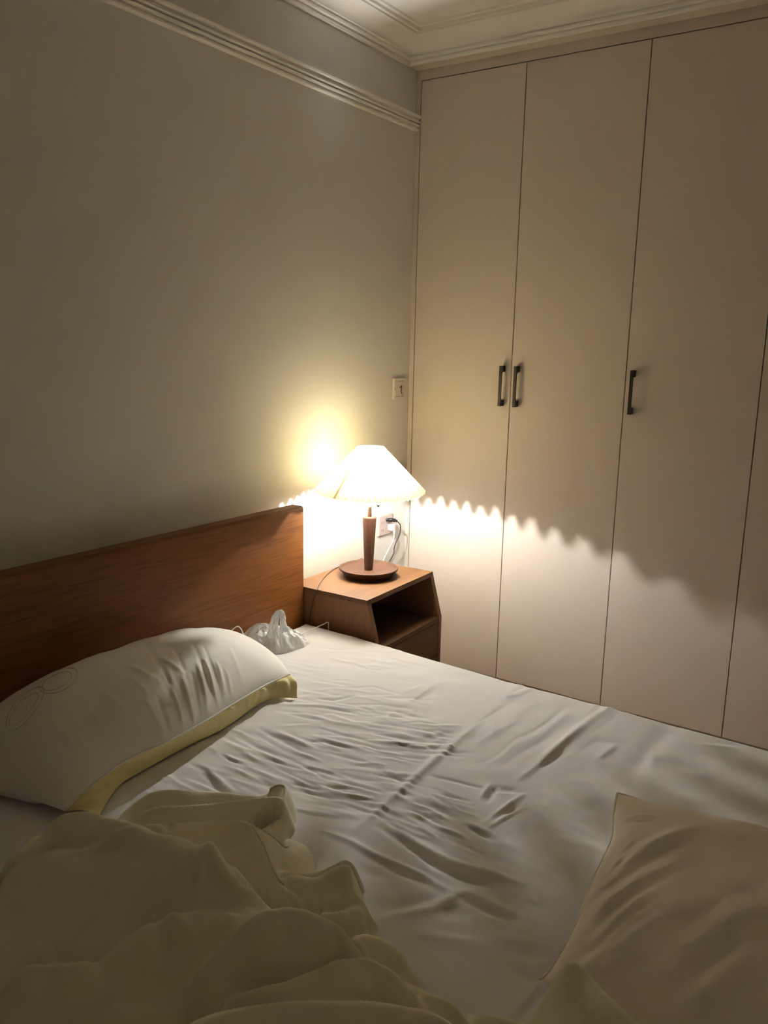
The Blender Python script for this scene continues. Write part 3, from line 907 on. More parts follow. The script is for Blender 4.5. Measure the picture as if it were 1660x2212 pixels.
    ([(0.948,-1.489),(0.975,-1.479),(1.006,-1.476)],0.0021,0.0099),
    ([(0.849,-1.372),(0.887,-1.365),(0.925,-1.361)],0.0034,0.0097),
    ([(0.737,-1.509),(0.810,-1.499),(0.882,-1.492)],-0.0043,0.0114),
    ([(0.653,-1.600),(0.716,-1.575),(0.784,-1.559)],-0.0017,0.0124),
    ([(0.838,-1.452),(0.905,-1.436),(0.966,-1.416)],-0.0040,0.0105),
    ([(0.835,-1.370),(0.867,-1.364),(0.902,-1.364)],-0.0020,0.0082),
    ([(0.635,-1.772),(0.672,-1.774),(0.704,-1.771)],0.0030,0.0095),
    ([(0.678,-1.751),(0.748,-1.758),(0.811,-1.761)],0.0022,0.0132),
    ([(0.539,-1.664),(0.593,-1.675),(0.633,-1.673)],-0.0041,0.0071),
    ([(0.572,-1.788),(0.635,-1.783),(0.696,-1.777)],-0.0018,0.0084),
    ([(0.721,-1.676),(0.752,-1.682),(0.781,-1.686)],0.0017,0.0120),
    ([(0.550,-1.539),(0.636,-1.563),(0.701,-1.567)],-0.0030,0.0127),
    ([(0.670,-1.704),(0.716,-1.701),(0.764,-1.702)],-0.0026,0.0086),
    ([(0.683,-1.553),(0.724,-1.549),(0.769,-1.550)],0.0045,0.0077),
    ([(0.459,-1.563),(0.512,-1.557),(0.576,-1.564)],0.0021,0.0082),
    ([(0.666,-1.770),(0.705,-1.774),(0.745,-1.778)],-0.0049,0.0096),
    ([(0.591,-1.799),(0.624,-1.801),(0.658,-1.803)],-0.0032,0.0138),
    ([(0.623,-1.644),(0.652,-1.645),(0.684,-1.649)],-0.0019,0.0083),
    ([(0.641,-1.700),(0.684,-1.702),(0.728,-1.706)],0.0045,0.0087),
    ([(0.585,-1.501),(0.659,-1.509),(0.726,-1.512)],0.0049,0.0124),
    ([(0.694,-1.660),(0.750,-1.656),(0.806,-1.655)],-0.0028,0.0129),
    ([(0.561,-1.548),(0.619,-1.561),(0.674,-1.571)],0.0019,0.0087),
    ([(0.594,-1.779),(0.628,-1.779),(0.664,-1.781)],-0.0042,0.0132),
    ([(0.596,-1.503),(0.660,-1.509),(0.728,-1.525)],0.0039,0.0139),
    ([(0.540,-1.736),(0.590,-1.734),(0.632,-1.726)],0.0030,0.0132),
    ([(0.705,-1.709),(0.734,-1.709),(0.764,-1.711)],-0.0049,0.0125),
    ([(0.524,-1.577),(0.595,-1.589),(0.655,-1.591)],-0.0040,0.0125),
    ([(0.696,-1.633),(0.775,-1.645),(0.842,-1.646)],-0.0026,0.0079),
    ([(0.478,-1.593),(0.535,-1.605),(0.579,-1.604)],-0.0031,0.0129),
    ([(0.690,-1.732),(0.717,-1.731),(0.746,-1.734)],0.0029,0.0124),
    ([(0.597,-1.589),(0.635,-1.588),(0.676,-1.591)],-0.0027,0.0114),
    ([(0.557,-1.662),(0.615,-1.647),(0.698,-1.661)],-0.0022,0.0133),
    ([(0.650,-1.619),(0.704,-1.614),(0.756,-1.610)],-0.0029,0.0072),
    ([(0.681,-1.584),(0.757,-1.594),(0.834,-1.610)],-0.0042,0.0080),
    ([(0.623,-1.525),(0.659,-1.528),(0.693,-1.528)],0.0019,0.0094),
    ([(0.648,-1.673),(0.700,-1.675),(0.751,-1.677)],0.0042,0.0091),
    ([(0.594,-1.503),(0.631,-1.501),(0.669,-1.500)],0.0023,0.0128),
    ([(0.792,-1.665),(0.817,-1.666),(0.844,-1.670)],0.0041,0.0089),
    ([(0.497,-1.743),(0.562,-1.743),(0.619,-1.737)],-0.0023,0.0100),
    ([(0.752,-1.645),(0.793,-1.653),(0.830,-1.656)],0.0033,0.0091),
    ([(0.645,-1.735),(0.677,-1.733),(0.710,-1.733)],0.0022,0.0081),
    ([(0.600,-1.703),(0.643,-1.699),(0.697,-1.709)],0.0026,0.0075),
    ([(0.572,-1.799),(0.633,-1.797),(0.691,-1.795)],0.0039,0.0119),
    ([(0.423,-1.665),(0.498,-1.659),(0.591,-1.673)],0.0029,0.0096),
    ([(0.535,-1.613),(0.564,-1.613),(0.592,-1.613)],-0.0017,0.0107),
    ([(0.518,-1.613),(0.567,-1.619),(0.606,-1.617)],0.0048,0.0138),
    ([(0.536,-1.513),(0.623,-1.526),(0.709,-1.543)],-0.0047,0.0107),
    ([(0.558,-1.662),(0.592,-1.665),(0.622,-1.664)],0.0047,0.0085),
    ([(0.731,-1.677),(0.770,-1.683),(0.802,-1.682)],-0.0019,0.0094),
    ([(0.539,-1.737),(0.636,-1.762),(0.702,-1.760)],-0.0025,0.0130),
    ([(1.080,-1.524),(1.136,-1.544),(1.177,-1.538)],0.0030,0.0083),
    ([(1.139,-1.620),(1.167,-1.618),(1.196,-1.619)],0.0043,0.0102),
    ([(1.089,-1.674),(1.133,-1.675),(1.177,-1.677)],-0.0025,0.0091),
    ([(1.085,-1.619),(1.103,-1.617),(1.123,-1.618)],-0.0035,0.0112),
    ([(1.054,-1.650),(1.093,-1.652),(1.131,-1.654)],0.0038,0.0073),
    ([(1.086,-1.557),(1.121,-1.561),(1.150,-1.555)],0.0025,0.0096),
    ([(0.996,-1.617),(1.043,-1.620),(1.083,-1.614)],0.0019,0.0101),
    ([(1.049,-1.531),(1.090,-1.546),(1.121,-1.547)],0.0040,0.0111),
    ([(1.070,-1.513),(1.104,-1.502),(1.139,-1.497)],-0.0043,0.0087),
    ([(1.076,-1.591),(1.102,-1.586),(1.131,-1.584)],0.0026,0.0064),
    ([(1.047,-1.522),(1.084,-1.516),(1.120,-1.508)],0.0024,0.0092),
    ([(1.045,-1.610),(1.067,-1.611),(1.090,-1.612)],0.0039,0.0087),
    ([(1.046,-1.570),(1.091,-1.567),(1.137,-1.568)],-0.0039,0.0107),
    ([(0.964,-1.542),(1.017,-1.547),(1.063,-1.543)],0.0034,0.0109),
    ([(1.129,-1.621),(1.162,-1.621),(1.195,-1.623)],0.0040,0.0075),
    ([(1.071,-1.655),(1.099,-1.654),(1.128,-1.656)],-0.0018,0.0057),
    ([(1.029,-1.582),(1.051,-1.578),(1.074,-1.577)],0.0016,0.0084),
    ([(1.056,-1.667),(1.098,-1.672),(1.132,-1.666)],0.0043,0.0089),
    ([(1.168,-1.644),(1.206,-1.645),(1.244,-1.647)],-0.0034,0.0087),
    ([(1.053,-1.630),(1.105,-1.637),(1.154,-1.643)],0.0022,0.0064),
    ([(1.099,-1.511),(1.129,-1.512),(1.155,-1.507)],-0.0027,0.0056),
    ([(1.059,-1.517),(1.106,-1.527),(1.146,-1.524)],0.0028,0.0107),
    ([(1.105,-1.512),(1.123,-1.512),(1.139,-1.510)],0.0027,0.0081),
    ([(0.978,-1.551),(1.028,-1.558),(1.070,-1.554)],0.0021,0.0108),
    ([(1.019,-1.664),(1.065,-1.674),(1.102,-1.671)],-0.0030,0.0088),
    ([(1.054,-1.487),(1.091,-1.494),(1.127,-1.499)],0.0017,0.0107),
    ([(1.079,-1.329),(1.096,-1.271),(1.093,-1.167)],-0.0025,0.0114),
    ([(1.200,-1.265),(1.211,-1.197),(1.227,-1.138)],-0.0038,0.0136),
    ([(1.198,-1.282),(1.205,-1.241),(1.211,-1.197)],-0.0018,0.0201),
    ([(1.240,-1.041),(1.248,-0.939),(1.259,-0.838)],-0.0019,0.0167),
    ([(1.095,-1.149),(1.105,-1.073),(1.112,-0.984)],0.0018,0.0128),
    ([(1.036,-1.228),(1.041,-1.154),(1.048,-1.079)],0.0033,0.0158),
    ([(1.184,-0.968),(1.184,-0.790),(1.201,-0.637)],0.0031,0.0141),
    ([(1.137,-1.225),(1.151,-1.152),(1.159,-1.060)],-0.0040,0.0188),
    ([(0.971,-1.153),(0.980,-1.054),(0.991,-0.950)],-0.0028,0.0116),
    ([(1.088,-1.330),(1.100,-1.267),(1.101,-1.174)],0.0022,0.0131),
    ([(1.098,-1.169),(1.115,-1.062),(1.121,-0.914)],-0.0035,0.0168),
    ([(1.128,-1.332),(1.130,-1.259),(1.139,-1.195)],-0.0021,0.0165),
    ([(1.249,-1.154),(1.256,-1.093),(1.264,-1.027)],-0.0026,0.0165),
    ([(1.289,-1.123),(1.299,-1.080),(1.304,-1.022)],0.0025,0.0164),
    ([(1.028,-1.262),(1.031,-1.154),(1.038,-1.046)],0.0026,0.0201),
    ([(1.133,-1.060),(1.141,-1.016),(1.143,-0.952)],0.0028,0.0201),
    ([(1.221,-0.923),(1.226,-0.839),(1.238,-0.769)],0.0040,0.0178),
    ([(1.015,-1.196),(1.024,-1.059),(1.046,-0.934)],0.0021,0.0202),
    ([(0.901,-1.002),(0.901,-0.902),(0.904,-0.801)],-0.0016,0.0175),
    ([(0.954,-0.967),(0.954,-0.870),(0.954,-0.766)],0.0039,0.0163),
    ([(1.518,-1.102),(1.591,-1.085),(1.660,-1.064)],-0.0030,0.0371),
    ([(1.378,-1.135),(1.461,-1.131),(1.546,-1.147)],0.0033,0.0340),
    ([(1.327,-0.960),(1.416,-0.935),(1.506,-0.932)],-0.0022,0.0352),
    ([(1.307,-0.922),(1.373,-0.934),(1.436,-0.944)],0.0023,0.0417),
    ([(1.260,-1.054),(1.310,-1.031),(1.370,-1.043)],-0.0032,0.0223),
    ([(1.427,-1.058),(1.466,-1.059),(1.503,-1.057)],-0.0029,0.0218),
    ([(1.341,-0.907),(1.413,-0.899),(1.485,-0.903)],-0.0033,0.0303),
    ([(1.422,-1.038),(1.486,-1.054),(1.540,-1.035)],-0.0027,0.0309),
    ([(1.216,-0.963),(1.275,-0.949),(1.335,-0.941)],0.0017,0.0367),
    ([(1.545,-0.988),(1.603,-0.990),(1.659,-0.998)],-0.0027,0.0384),
    ([(1.138,-1.987),(1.183,-1.964),(1.237,-1.954)],-0.0020,0.0254),
    ([(1.225,-1.843),(1.271,-1.829),(1.313,-1.812)],-0.0037,0.0282),
    ([(1.273,-1.831),(1.339,-1.822),(1.394,-1.797)],-0.0028,0.0334),
    ([(1.086,-1.831),(1.116,-1.817),(1.146,-1.804)],-0.0047,0.0216),
    ([(1.246,-2.056),(1.313,-2.038),(1.369,-2.008)],-0.0021,0.0261),
    ([(1.189,-1.779),(1.256,-1.739),(1.330,-1.714)],-0.0017,0.0300),
    ([(1.304,-1.859),(1.332,-1.851),(1.359,-1.841)],-0.0018,0.0298),
    ([(1.343,-1.780),(1.373,-1.777),(1.398,-1.766)],-0.0028,0.0218),
    ([(1.209,-1.917),(1.255,-1.894),(1.303,-1.875)],0.0017,0.0331),
    ([(1.249,-1.915),(1.313,-1.890),(1.375,-1.864)],0.0047,0.0223),
    ([(1.197,-2.003),(1.241,-1.982),(1.284,-1.958)],-0.0038,0.0209),
    ([(1.213,-1.667),(1.289,-1.644),(1.375,-1.653)],-0.0024,0.0200),
    ([(1.380,-1.833),(1.409,-1.821),(1.436,-1.806)],0.0039,0.0329),
    ([(1.296,-2.041),(1.343,-2.025),(1.388,-2.009)],0.0042,0.0195),
    ([(1.387,-1.929),(1.431,-1.920),(1.472,-1.910)],0.0031,0.0203),
    ([(1.348,-1.749),(1.380,-1.732),(1.415,-1.724)],-0.0039,0.0306),
    ([(1.372,-1.885),(1.411,-1.875),(1.446,-1.859)],0.0036,0.0209),
    ([(1.228,-1.895),(1.267,-1.876),(1.313,-1.870)],0.0031,0.0303),
    ([(1.286,-2.035),(1.319,-2.029),(1.344,-2.010)],-0.0017,0.0276),
    ([(1.372,-1.842),(1.415,-1.833),(1.455,-1.820)],0.0040,0.0247),
    ([(1.170,-1.738),(1.239,-1.727),(1.293,-1.693)],0.0046,0.0237),
    ([(1.304,-1.789),(1.354,-1.779),(1.398,-1.757)],-0.0022,0.0347),
    ([(1.253,-1.878),(1.290,-1.876),(1.322,-1.867)],-0.0047,0.0245),
    ([(1.209,-1.742),(1.290,-1.739),(1.367,-1.738)],-0.0025,0.0338),
    ([(1.306,-2.032),(1.340,-2.017),(1.374,-2.004)],-0.0032,0.0213),
    ([(1.361,-1.863),(1.420,-1.843),(1.480,-1.826)],-0.0028,0.0282),
    ([(1.221,-1.259),(1.292,-1.291),(1.349,-1.295)],-0.0014,0.0287),
    ([(1.181,-1.444),(1.220,-1.457),(1.255,-1.466)],0.0028,0.0305),
    ([(1.320,-1.553),(1.359,-1.562),(1.395,-1.567)],0.0025,0.0299),
    ([(1.200,-1.360),(1.271,-1.370),(1.342,-1.389)],0.0031,0.0269),
    ([(1.301,-1.457),(1.369,-1.464),(1.434,-1.476)],-0.0025,0.0181),
    ([(1.338,-1.426),(1.369,-1.432),(1.398,-1.435)],-0.0037,0.0227),
    ([(1.257,-1.383),(1.325,-1.388),(1.394,-1.401)],0.0022,0.0190),
    ([(1.347,-1.509),(1.393,-1.502),(1.441,-1.506)],0.0036,0.0210),
    ([(1.332,-1.612),(1.378,-1.617),(1.423,-1.621)],-0.0017,0.0181),
    ([(1.242,-1.590),(1.274,-1.589),(1.310,-1.597)],0.0031,0.0226),
    ([(1.212,-1.679),(1.275,-1.690),(1.329,-1.690)],0.0036,0.0191),
    ([(1.239,-1.398),(1.293,-1.408),(1.345,-1.421)],0.0029,0.0263),
    ([(0.406,-1.875),(0.463,-1.883),(0.506,-1.881)],-0.0017,0.0159),
    ([(0.493,-1.802),(0.577,-1.820),(0.639,-1.821)],0.0033,0.0098),
    ([(0.497,-1.824),(0.527,-1.825),(0.558,-1.828)],0.0034,0.0119),
    ([(0.405,-1.888),(0.479,-1.894),(0.554,-1.904)],0.0013,0.0124),
    ([(0.525,-1.926),(0.599,-1.942),(0.652,-1.943)],-0.0023,0.0141),
    ([(0.510,-1.882),(0.554,-1.885),(0.598,-1.888)],0.0019,0.0150),
    ([(0.613,-1.875),(0.663,-1.879),(0.704,-1.875)],0.0018,0.0166),
    ([(0.608,-1.918),(0.647,-1.922),(0.681,-1.922)],-0.0030,0.0162),
    ([(0.461,-1.879),(0.539,-1.893),(0.602,-1.897)],-0.0013,0.0103),
    ([(0.471,-1.869),(0.532,-1.873),(0.593,-1.878)],-0.0021,0.0123)]

def sheet_top(X, Y):
    e = 0.018 * np.clip((0.9 - X) / 0.8, 0, 1) * np.clip((Y + 1.3) / 0.45, 0, 1)
    Z = 0.4695 + e * 0.9 - 0.004 * np.clip(X - 0.9, 0, 1.2)
    Z += 0.004 * vnoise(X, Y, 0.35, 0.22, 11, 0.5) + 0.0025 * vnoise(X, Y, 0.12, 0.05, 12, 0.6)
    return Z + disp_strokes(X, Y, [(a_, b_, c_ * 0.68) for a_, b_, c_ in SHEET], 0.62)

def sheet_xyz(U, V):
    """unrolled sheet coordinates -> space; beyond the edges it turns down over a 3 cm radius"""
    R = 0.032
    def fold(a, lo, hi):
        inner = np.clip(a, lo + R, hi - R)
        d = np.abs(a - inner)
        sg = np.sign(a - inner)
        ang = np.clip(d / R, 0, PI / 2)
        ext = np.clip(d - R * PI / 2, 0, None)
        return inner + sg * R * np.sin(ang), R * (1 - np.cos(ang)) + ext
    X, dx = fold(U, BX0, BX1)
    Y, dy = fold(V, BY0, BY1)
    Zt = sheet_top(np.clip(U, BX0, BX1), np.clip(V, BY0, BY1))
    ripple = 0.004 * np.sin(U * 22 + 2 * np.sin(U * 9)) * np.clip(dy / 0.1, 0, 1) + 0.004 * np.sin(V * 24 + 2 * np.sin(V * 7)) * np.clip(dx / 0.1, 0, 1)
    Y = Y + np.where(V > -1.7, 1, -1) * np.clip(ripple, 0, 1) * (dy > 0)
    return np.stack([X, Y, Zt - np.maximum(dx, dy)], -1)

us = np.concatenate([[BX0 - 0.004], np.arange(BX0, BX1 + 0.19, 0.0038)])
vs = np.arange(BY0 - 0.17, BY1 + 0.17, 0.0038)
U, V = np.meshgrid(us, vs, indexing='ij')
P = sheet_xyz(U, V)
sheet = from_arrays('bed_sheet', P.reshape(-1, 3), grid_faces(len(us), len(vs))[:, ::-1], M_sheet, None, True, (1.1, -1.7, 0.45))
tag(sheet, 'white wrinkled cotton sheet stretched over the mattress', 'bed sheet')

# ------------------------------------------------------------------ pillow by the headboard
pil = empty('pillow', (0.28, -1.64, 0.471), 'plump white pillow with yellow side band leaning by the headboard', 'pillow')
seam_pts = [(0.425,-1.265,0.507), (0.4403,-1.3920,0.5180), (0.4673,-1.5434,0.5260), (0.4882,-1.6624,0.5300), (0.4994,-1.7849,0.5330), (0.4898,-1.8732,0.5310), (0.4953,-1.9477,0.5250), (0.5053,-2.0087,0.5170), (0.5009,-2.0554,0.4930)]
base_pts = [(0.4991,-1.3194,0.4725), (0.4413,-1.3842,0.4735), (0.4671,-1.5594,0.4735), (0.4668,-1.6561,0.4735), (0.4665,-1.7458,0.4735), (0.4712,-1.8308,0.4735), (0.4767,-1.8920,0.4735), (0.5038,-1.9476,0.4735), (0.5465,-2.0083,0.4735)]
def resample(pts, n):
    c = catmull(pts, 16)
    L_ = [0]
    for a, b in zip(c, c[1:]):
        L_.append(L_[-1] + (b - a).length)
    out_ = []
    for k in range(n):
        s = L_[-1] * k / (n - 1)
        i = min(max(np.searchsorted(L_, s) - 1, 0), len(c) - 2)
        t = (s - L_[i]) / max(L_[i + 1] - L_[i], 1e-9)
        out_.append(c[i].lerp(c[i + 1], t))
    return np.array([tuple(v) for v in out_])
NU, NV = 240, 170
front = resample(seam_pts, NU)                       # right to left
backp = resample([(0.140, -1.155, 0.493), (0.134, -1.37, 0.515), (0.132, -1.67, 0.525), (0.134, -1.97, 0.525), (0.147, -2.145, 0.499)], NU)
tt = np.linspace(0, 1, NV)
Pp = backp[:, None, :] * (1 - tt)[None, :, None] + front[:, None, :] * tt[None, :, None]
uu = np.linspace(-1, 1, NU)[:, None]
vv = np.linspace(-1, 1, NV)[None, :]
# rounded ends bow outwards, corners stay pinched
endbow = 0.030 * (1 - vv ** 2)
Pp[:, :, 1] += np.where(uu < 0, 1.0, 0.35) * endbow * np.abs(uu) ** 6
vs_ = 2 * ((vv + 1) / 2) ** 0.62 - 1
inf = np.clip(1 - np.abs(uu) ** 2.6, 0, 1) ** 0.62 * np.clip(1 - np.abs(vs_) ** 2.1, 0, 1) ** 0.68
lean = 1.0 + 0.06 * (-vv)
PH = 0.136
Zadd = PH * inf * lean
PIL_STROKES = [
    ([(0.374,-1.567),(0.455,-1.617),(0.521,-1.670)],0.009,0.010),
    ([(0.372,-1.537),(0.457,-1.587)],0.007,0.009),
    ([(0.386,-1.510),(0.456,-1.551)],0.008,0.009),
    ([(0.410,-1.500),(0.459,-1.533)],0.006,0.009),
    ([(0.396,-1.607),(0.482,-1.666),(0.545,-1.717)],-0.007,0.010),
    ([(0.399,-1.641),(0.493,-1.691),(0.560,-1.736)],0.009,0.010),
    ([(0.409,-1.687),(0.505,-1.731),(0.570,-1.774)],0.008,0.010),
    ([(0.424,-1.743),(0.519,-1.782),(0.573,-1.814)],-0.006,0.010),
    ([(0.427,-1.773),(0.491,-1.788),(0.537,-1.798)],0.007,0.010),
    ([(0.441,-1.825),(0.529,-1.847),(0.579,-1.865)],0.006,0.011),
    ([(0.478,-1.842),(0.550,-1.845)],-0.005,0.010),
    ([(0.324,-1.643),(0.393,-1.628)],0.005,0.014),
    ([(0.297,-1.736),(0.373,-1.714)],0.004,0.016),
    ([(0.565,-2.024),(0.601,-2.032)],0.006,0.010),
    ([(0.523,-1.958),(0.563,-1.959)],0.005,0.012),
    ([(0.601,-2.108),(0.574,-2.063)],0.006,0.012),
    ([(0.616,-2.138),(0.586,-2.097)],-0.005,0.012),
    ([(0.650,-2.133),(0.622,-2.092)],0.006,0.010),
    ([(0.226,-1.616),(0.325,-1.658),(0.418,-1.698)],-0.0023,0.0115),
    ([(0.352,-1.663),(0.399,-1.684),(0.439,-1.699)],-0.0037,0.0111),
    ([(0.549,-1.603),(0.611,-1.636),(0.673,-1.671)],0.0039,0.0123),
    ([(0.295,-1.580),(0.357,-1.608),(0.417,-1.637)],-0.0023,0.0092),
    ([(0.293,-1.513),(0.406,-1.571),(0.503,-1.619)],-0.0035,0.0116),
    ([(0.419,-1.762),(0.497,-1.796),(0.565,-1.825)],-0.0027,0.0115),
    ([(0.507,-1.616),(0.607,-1.668),(0.683,-1.700)],-0.0024,0.0101),
    ([(0.376,-1.519),(0.456,-1.557),(0.531,-1.592)],0.0035,0.0113),
    ([(0.318,-1.495),(0.433,-1.556),(0.538,-1.613)],-0.0024,0.0070),
    ([(0.539,-1.597),(0.604,-1.633),(0.660,-1.662)],-0.0035,0.0120),
    ([(0.452,-1.746),(0.492,-1.760),(0.536,-1.779)],0.0023,0.0113),
    ([(0.370,-1.650),(0.446,-1.682),(0.512,-1.708)],-0.0022,0.0106),
    ([(0.333,-1.415),(0.436,-1.469),(0.536,-1.524)],0.0026,0.0116),
    ([(0.367,-1.686),(0.402,-1.700),(0.439,-1.716)],-0.0026,0.0125),
    ([(0.508,-1.607),(0.576,-1.641),(0.638,-1.671)],-0.0026,0.0065),
    ([(0.365,-1.539),(0.468,-1.592),(0.546,-1.624)],0.0033,0.0073),
    ([(0.401,-1.952),(0.449,-1.955),(0.493,-1.956)],0.0033,0.0121),
    ([(0.351,-1.973),(0.412,-1.971),(0.473,-1.971)],0.0035,0.0167),
    ([(0.475,-1.995),(0.532,-1.998),(0.600,-2.010)],0.0033,0.0137),
    ([(0.558,-1.917),(0.637,-1.937),(0.693,-1.940)],0.0033,0.0171),
    ([(0.340,-1.840),(0.386,-1.838),(0.430,-1.835)],0.0024,0.0175),
    ([(0.425,-1.915),(0.494,-1.925),(0.564,-1.939)],-0.0023,0.0117),
    ([(0.524,-1.917),(0.566,-1.917),(0.610,-1.920)],-0.0029,0.0108),
    ([(0.435,-1.857),(0.506,-1.869),(0.563,-1.871)],0.0030,0.0115),
    ([(0.352,-1.756),(0.397,-1.758),(0.451,-1.769)],0.0015,0.0113),
    ([(0.486,-1.871),(0.517,-1.870),(0.562,-1.883)],0.0018,0.0182),
    ([(0.543,-1.950),(0.569,-1.953),(0.596,-1.956)],0.0024,0.0111),
    ([(0.505,-1.961),(0.571,-1.968),(0.642,-1.983)],-0.0021,0.0118),
    ([(0.518,-1.905),(0.587,-1.914),(0.639,-1.909)],0.0028,0.0106),
    ([(0.368,-1.892),(0.444,-1.896),(0.527,-1.908)],0.0024,0.0153),
    ([(0.490,-2.050),(0.529,-2.050),(0.567,-2.050)],-0.0021,0.0139),
    ([(0.491,-2.013),(0.554,-2.017),(0.605,-2.013)],0.0027,0.0102),
    ([(0.461,-2.016),(0.511,-2.021),(0.558,-2.024)],-0.0013,0.0144),
    ([(0.616,-2.007),(0.637,-2.007),(0.661,-2.009)],-0.0035,0.0140),
    ([(0.697,-2.174),(0.680,-2.138),(0.666,-2.103)],0.0022,0.0077),
    ([(0.654,-2.169),(0.646,-2.146),(0.641,-2.124)],0.0018,0.0091),
    ([(0.668,-2.175),(0.650,-2.141),(0.635,-2.108)],-0.0044,0.0103),
    ([(0.653,-2.151),(0.649,-2.139),(0.641,-2.123)],-0.0043,0.0103),
    ([(0.623,-2.156),(0.615,-2.130),(0.601,-2.098)],-0.0021,0.0080),
    ([(0.621,-2.061),(0.610,-2.037),(0.600,-2.011)],-0.0032,0.0127),
    ([(0.633,-2.080),(0.627,-2.064),(0.622,-2.048)],0.0029,0.0126),
    ([(0.633,-2.127),(0.626,-2.104),(0.614,-2.077)],0.0024,0.0102),
    ([(0.646,-2.076),(0.640,-2.057),(0.633,-2.037)],0.0048,0.0125),
    ([(0.652,-2.138),(0.637,-2.109),(0.631,-2.086)],-0.0028,0.0076),
    ([(0.622,-2.158),(0.608,-2.129),(0.594,-2.098)],-0.0026,0.0077),
    ([(0.669,-2.142),(0.662,-2.121),(0.656,-2.100)],-0.0017,0.0099),
    ([(0.528,-2.136),(0.590,-2.134),(0.661,-2.139)],-0.0041,0.0144),
    ([(0.458,-2.111),(0.514,-2.116),(0.570,-2.122)],-0.0024,0.0164),
    ([(0.482,-2.142),(0.552,-2.147),(0.611,-2.146)],0.0032,0.0132),
    ([(0.517,-2.185),(0.585,-2.189),(0.651,-2.193)],0.0040,0.0147),
    ([(0.515,-2.135),(0.571,-2.132),(0.638,-2.138)],-0.0024,0.0165),
    ([(0.495,-2.151),(0.549,-2.154),(0.598,-2.154)],-0.0048,0.0188),
    ([(0.504,-2.208),(0.567,-2.209),(0.625,-2.208)],-0.0041,0.0160),
    ([(0.490,-2.143),(0.541,-2.148),(0.592,-2.155)],0.0046,0.0126)]
wr = disp_strokes(Pp[:, :, 0], Pp[:, :, 1], [(a_, b_, c_ * 0.62) for a_, b_, c_ in PIL_STROKES], 0.85)
wr += 0.006 * vnoise(Pp[:, :, 0], Pp[:, :, 1], 0.10, 0.06, 31, 0.5)
Zadd = Zadd + wr * np.clip(inf * 1.6, 0, 1)
Pt = Pp.copy()
Pt[:, :, 2] += Zadd
Pb = Pp.copy()
Pb[:, :, 2] = np.maximum(Pb[:, :, 2] - 0.05 * np.clip(inf * 3, 0, 1) * np.clip((0.86 - vv) / 0.4, 0, 1), 0.4775)
Pb[:, 0] = Pt[:, 0]; Pb[:, -1] = Pt[:, -1]; Pb[0] = Pt[0]; Pb[-1] = Pt[-1]
n_top = NU * NV
fa = grid_faces(NU, NV)
co = np.concatenate([Pt.reshape(-1, 3), Pb.reshape(-1, 3)])
fc = np.concatenate([fa, fa[:, ::-1] + n_top])
po = from_arrays('pillow_body', co, fc, M_pillow, pil, True)
# yellow band: from the front seam down to the sheet, puckered
base = resample(base_pts, NU)
NB = 26
tb = np.linspace(0, 1, NB)
sm = front.copy()
sm[:, 2] -= 0.001
Bd = sm[:, None, :] * (1 - tb)[None, :, None] + base[:, None, :] * tb[None, :, None]
outw = (base - sm); outw[:, 2] = 0
arc = np.linspace(0, 1, NU)[:, None]
bulge = np.sin(PI * tb)[None, :]
Bd[:, :, 2] += 0.010 * bulge
puck = 0.0035 * np.sin(arc * 95 + 3 * tb[None, :] + 2.2 * np.sin(arc * 31)) * bulge + 0.003 * np.sin(arc * 41 + 5 * tb[None, :] ** 2) * bulge
Bd[:, :, 0] += puck + 0.004 * bulge
Bd[:, :, 2] += puck * 0.8
from_arrays('side_band', Bd.reshape(-1, 3), grid_faces(NU, NB), M_yellow, pil, True)['label'] = 'pale yellow side band'
# piping between top and band
bm = bmesh.new()
tube(bm, [tuple(v + np.array([0.0008, 0, 0.0004])) for v in front[::2]], 0.0022, 8)
from_bm('piping', bm, M_pillow, pil, True)
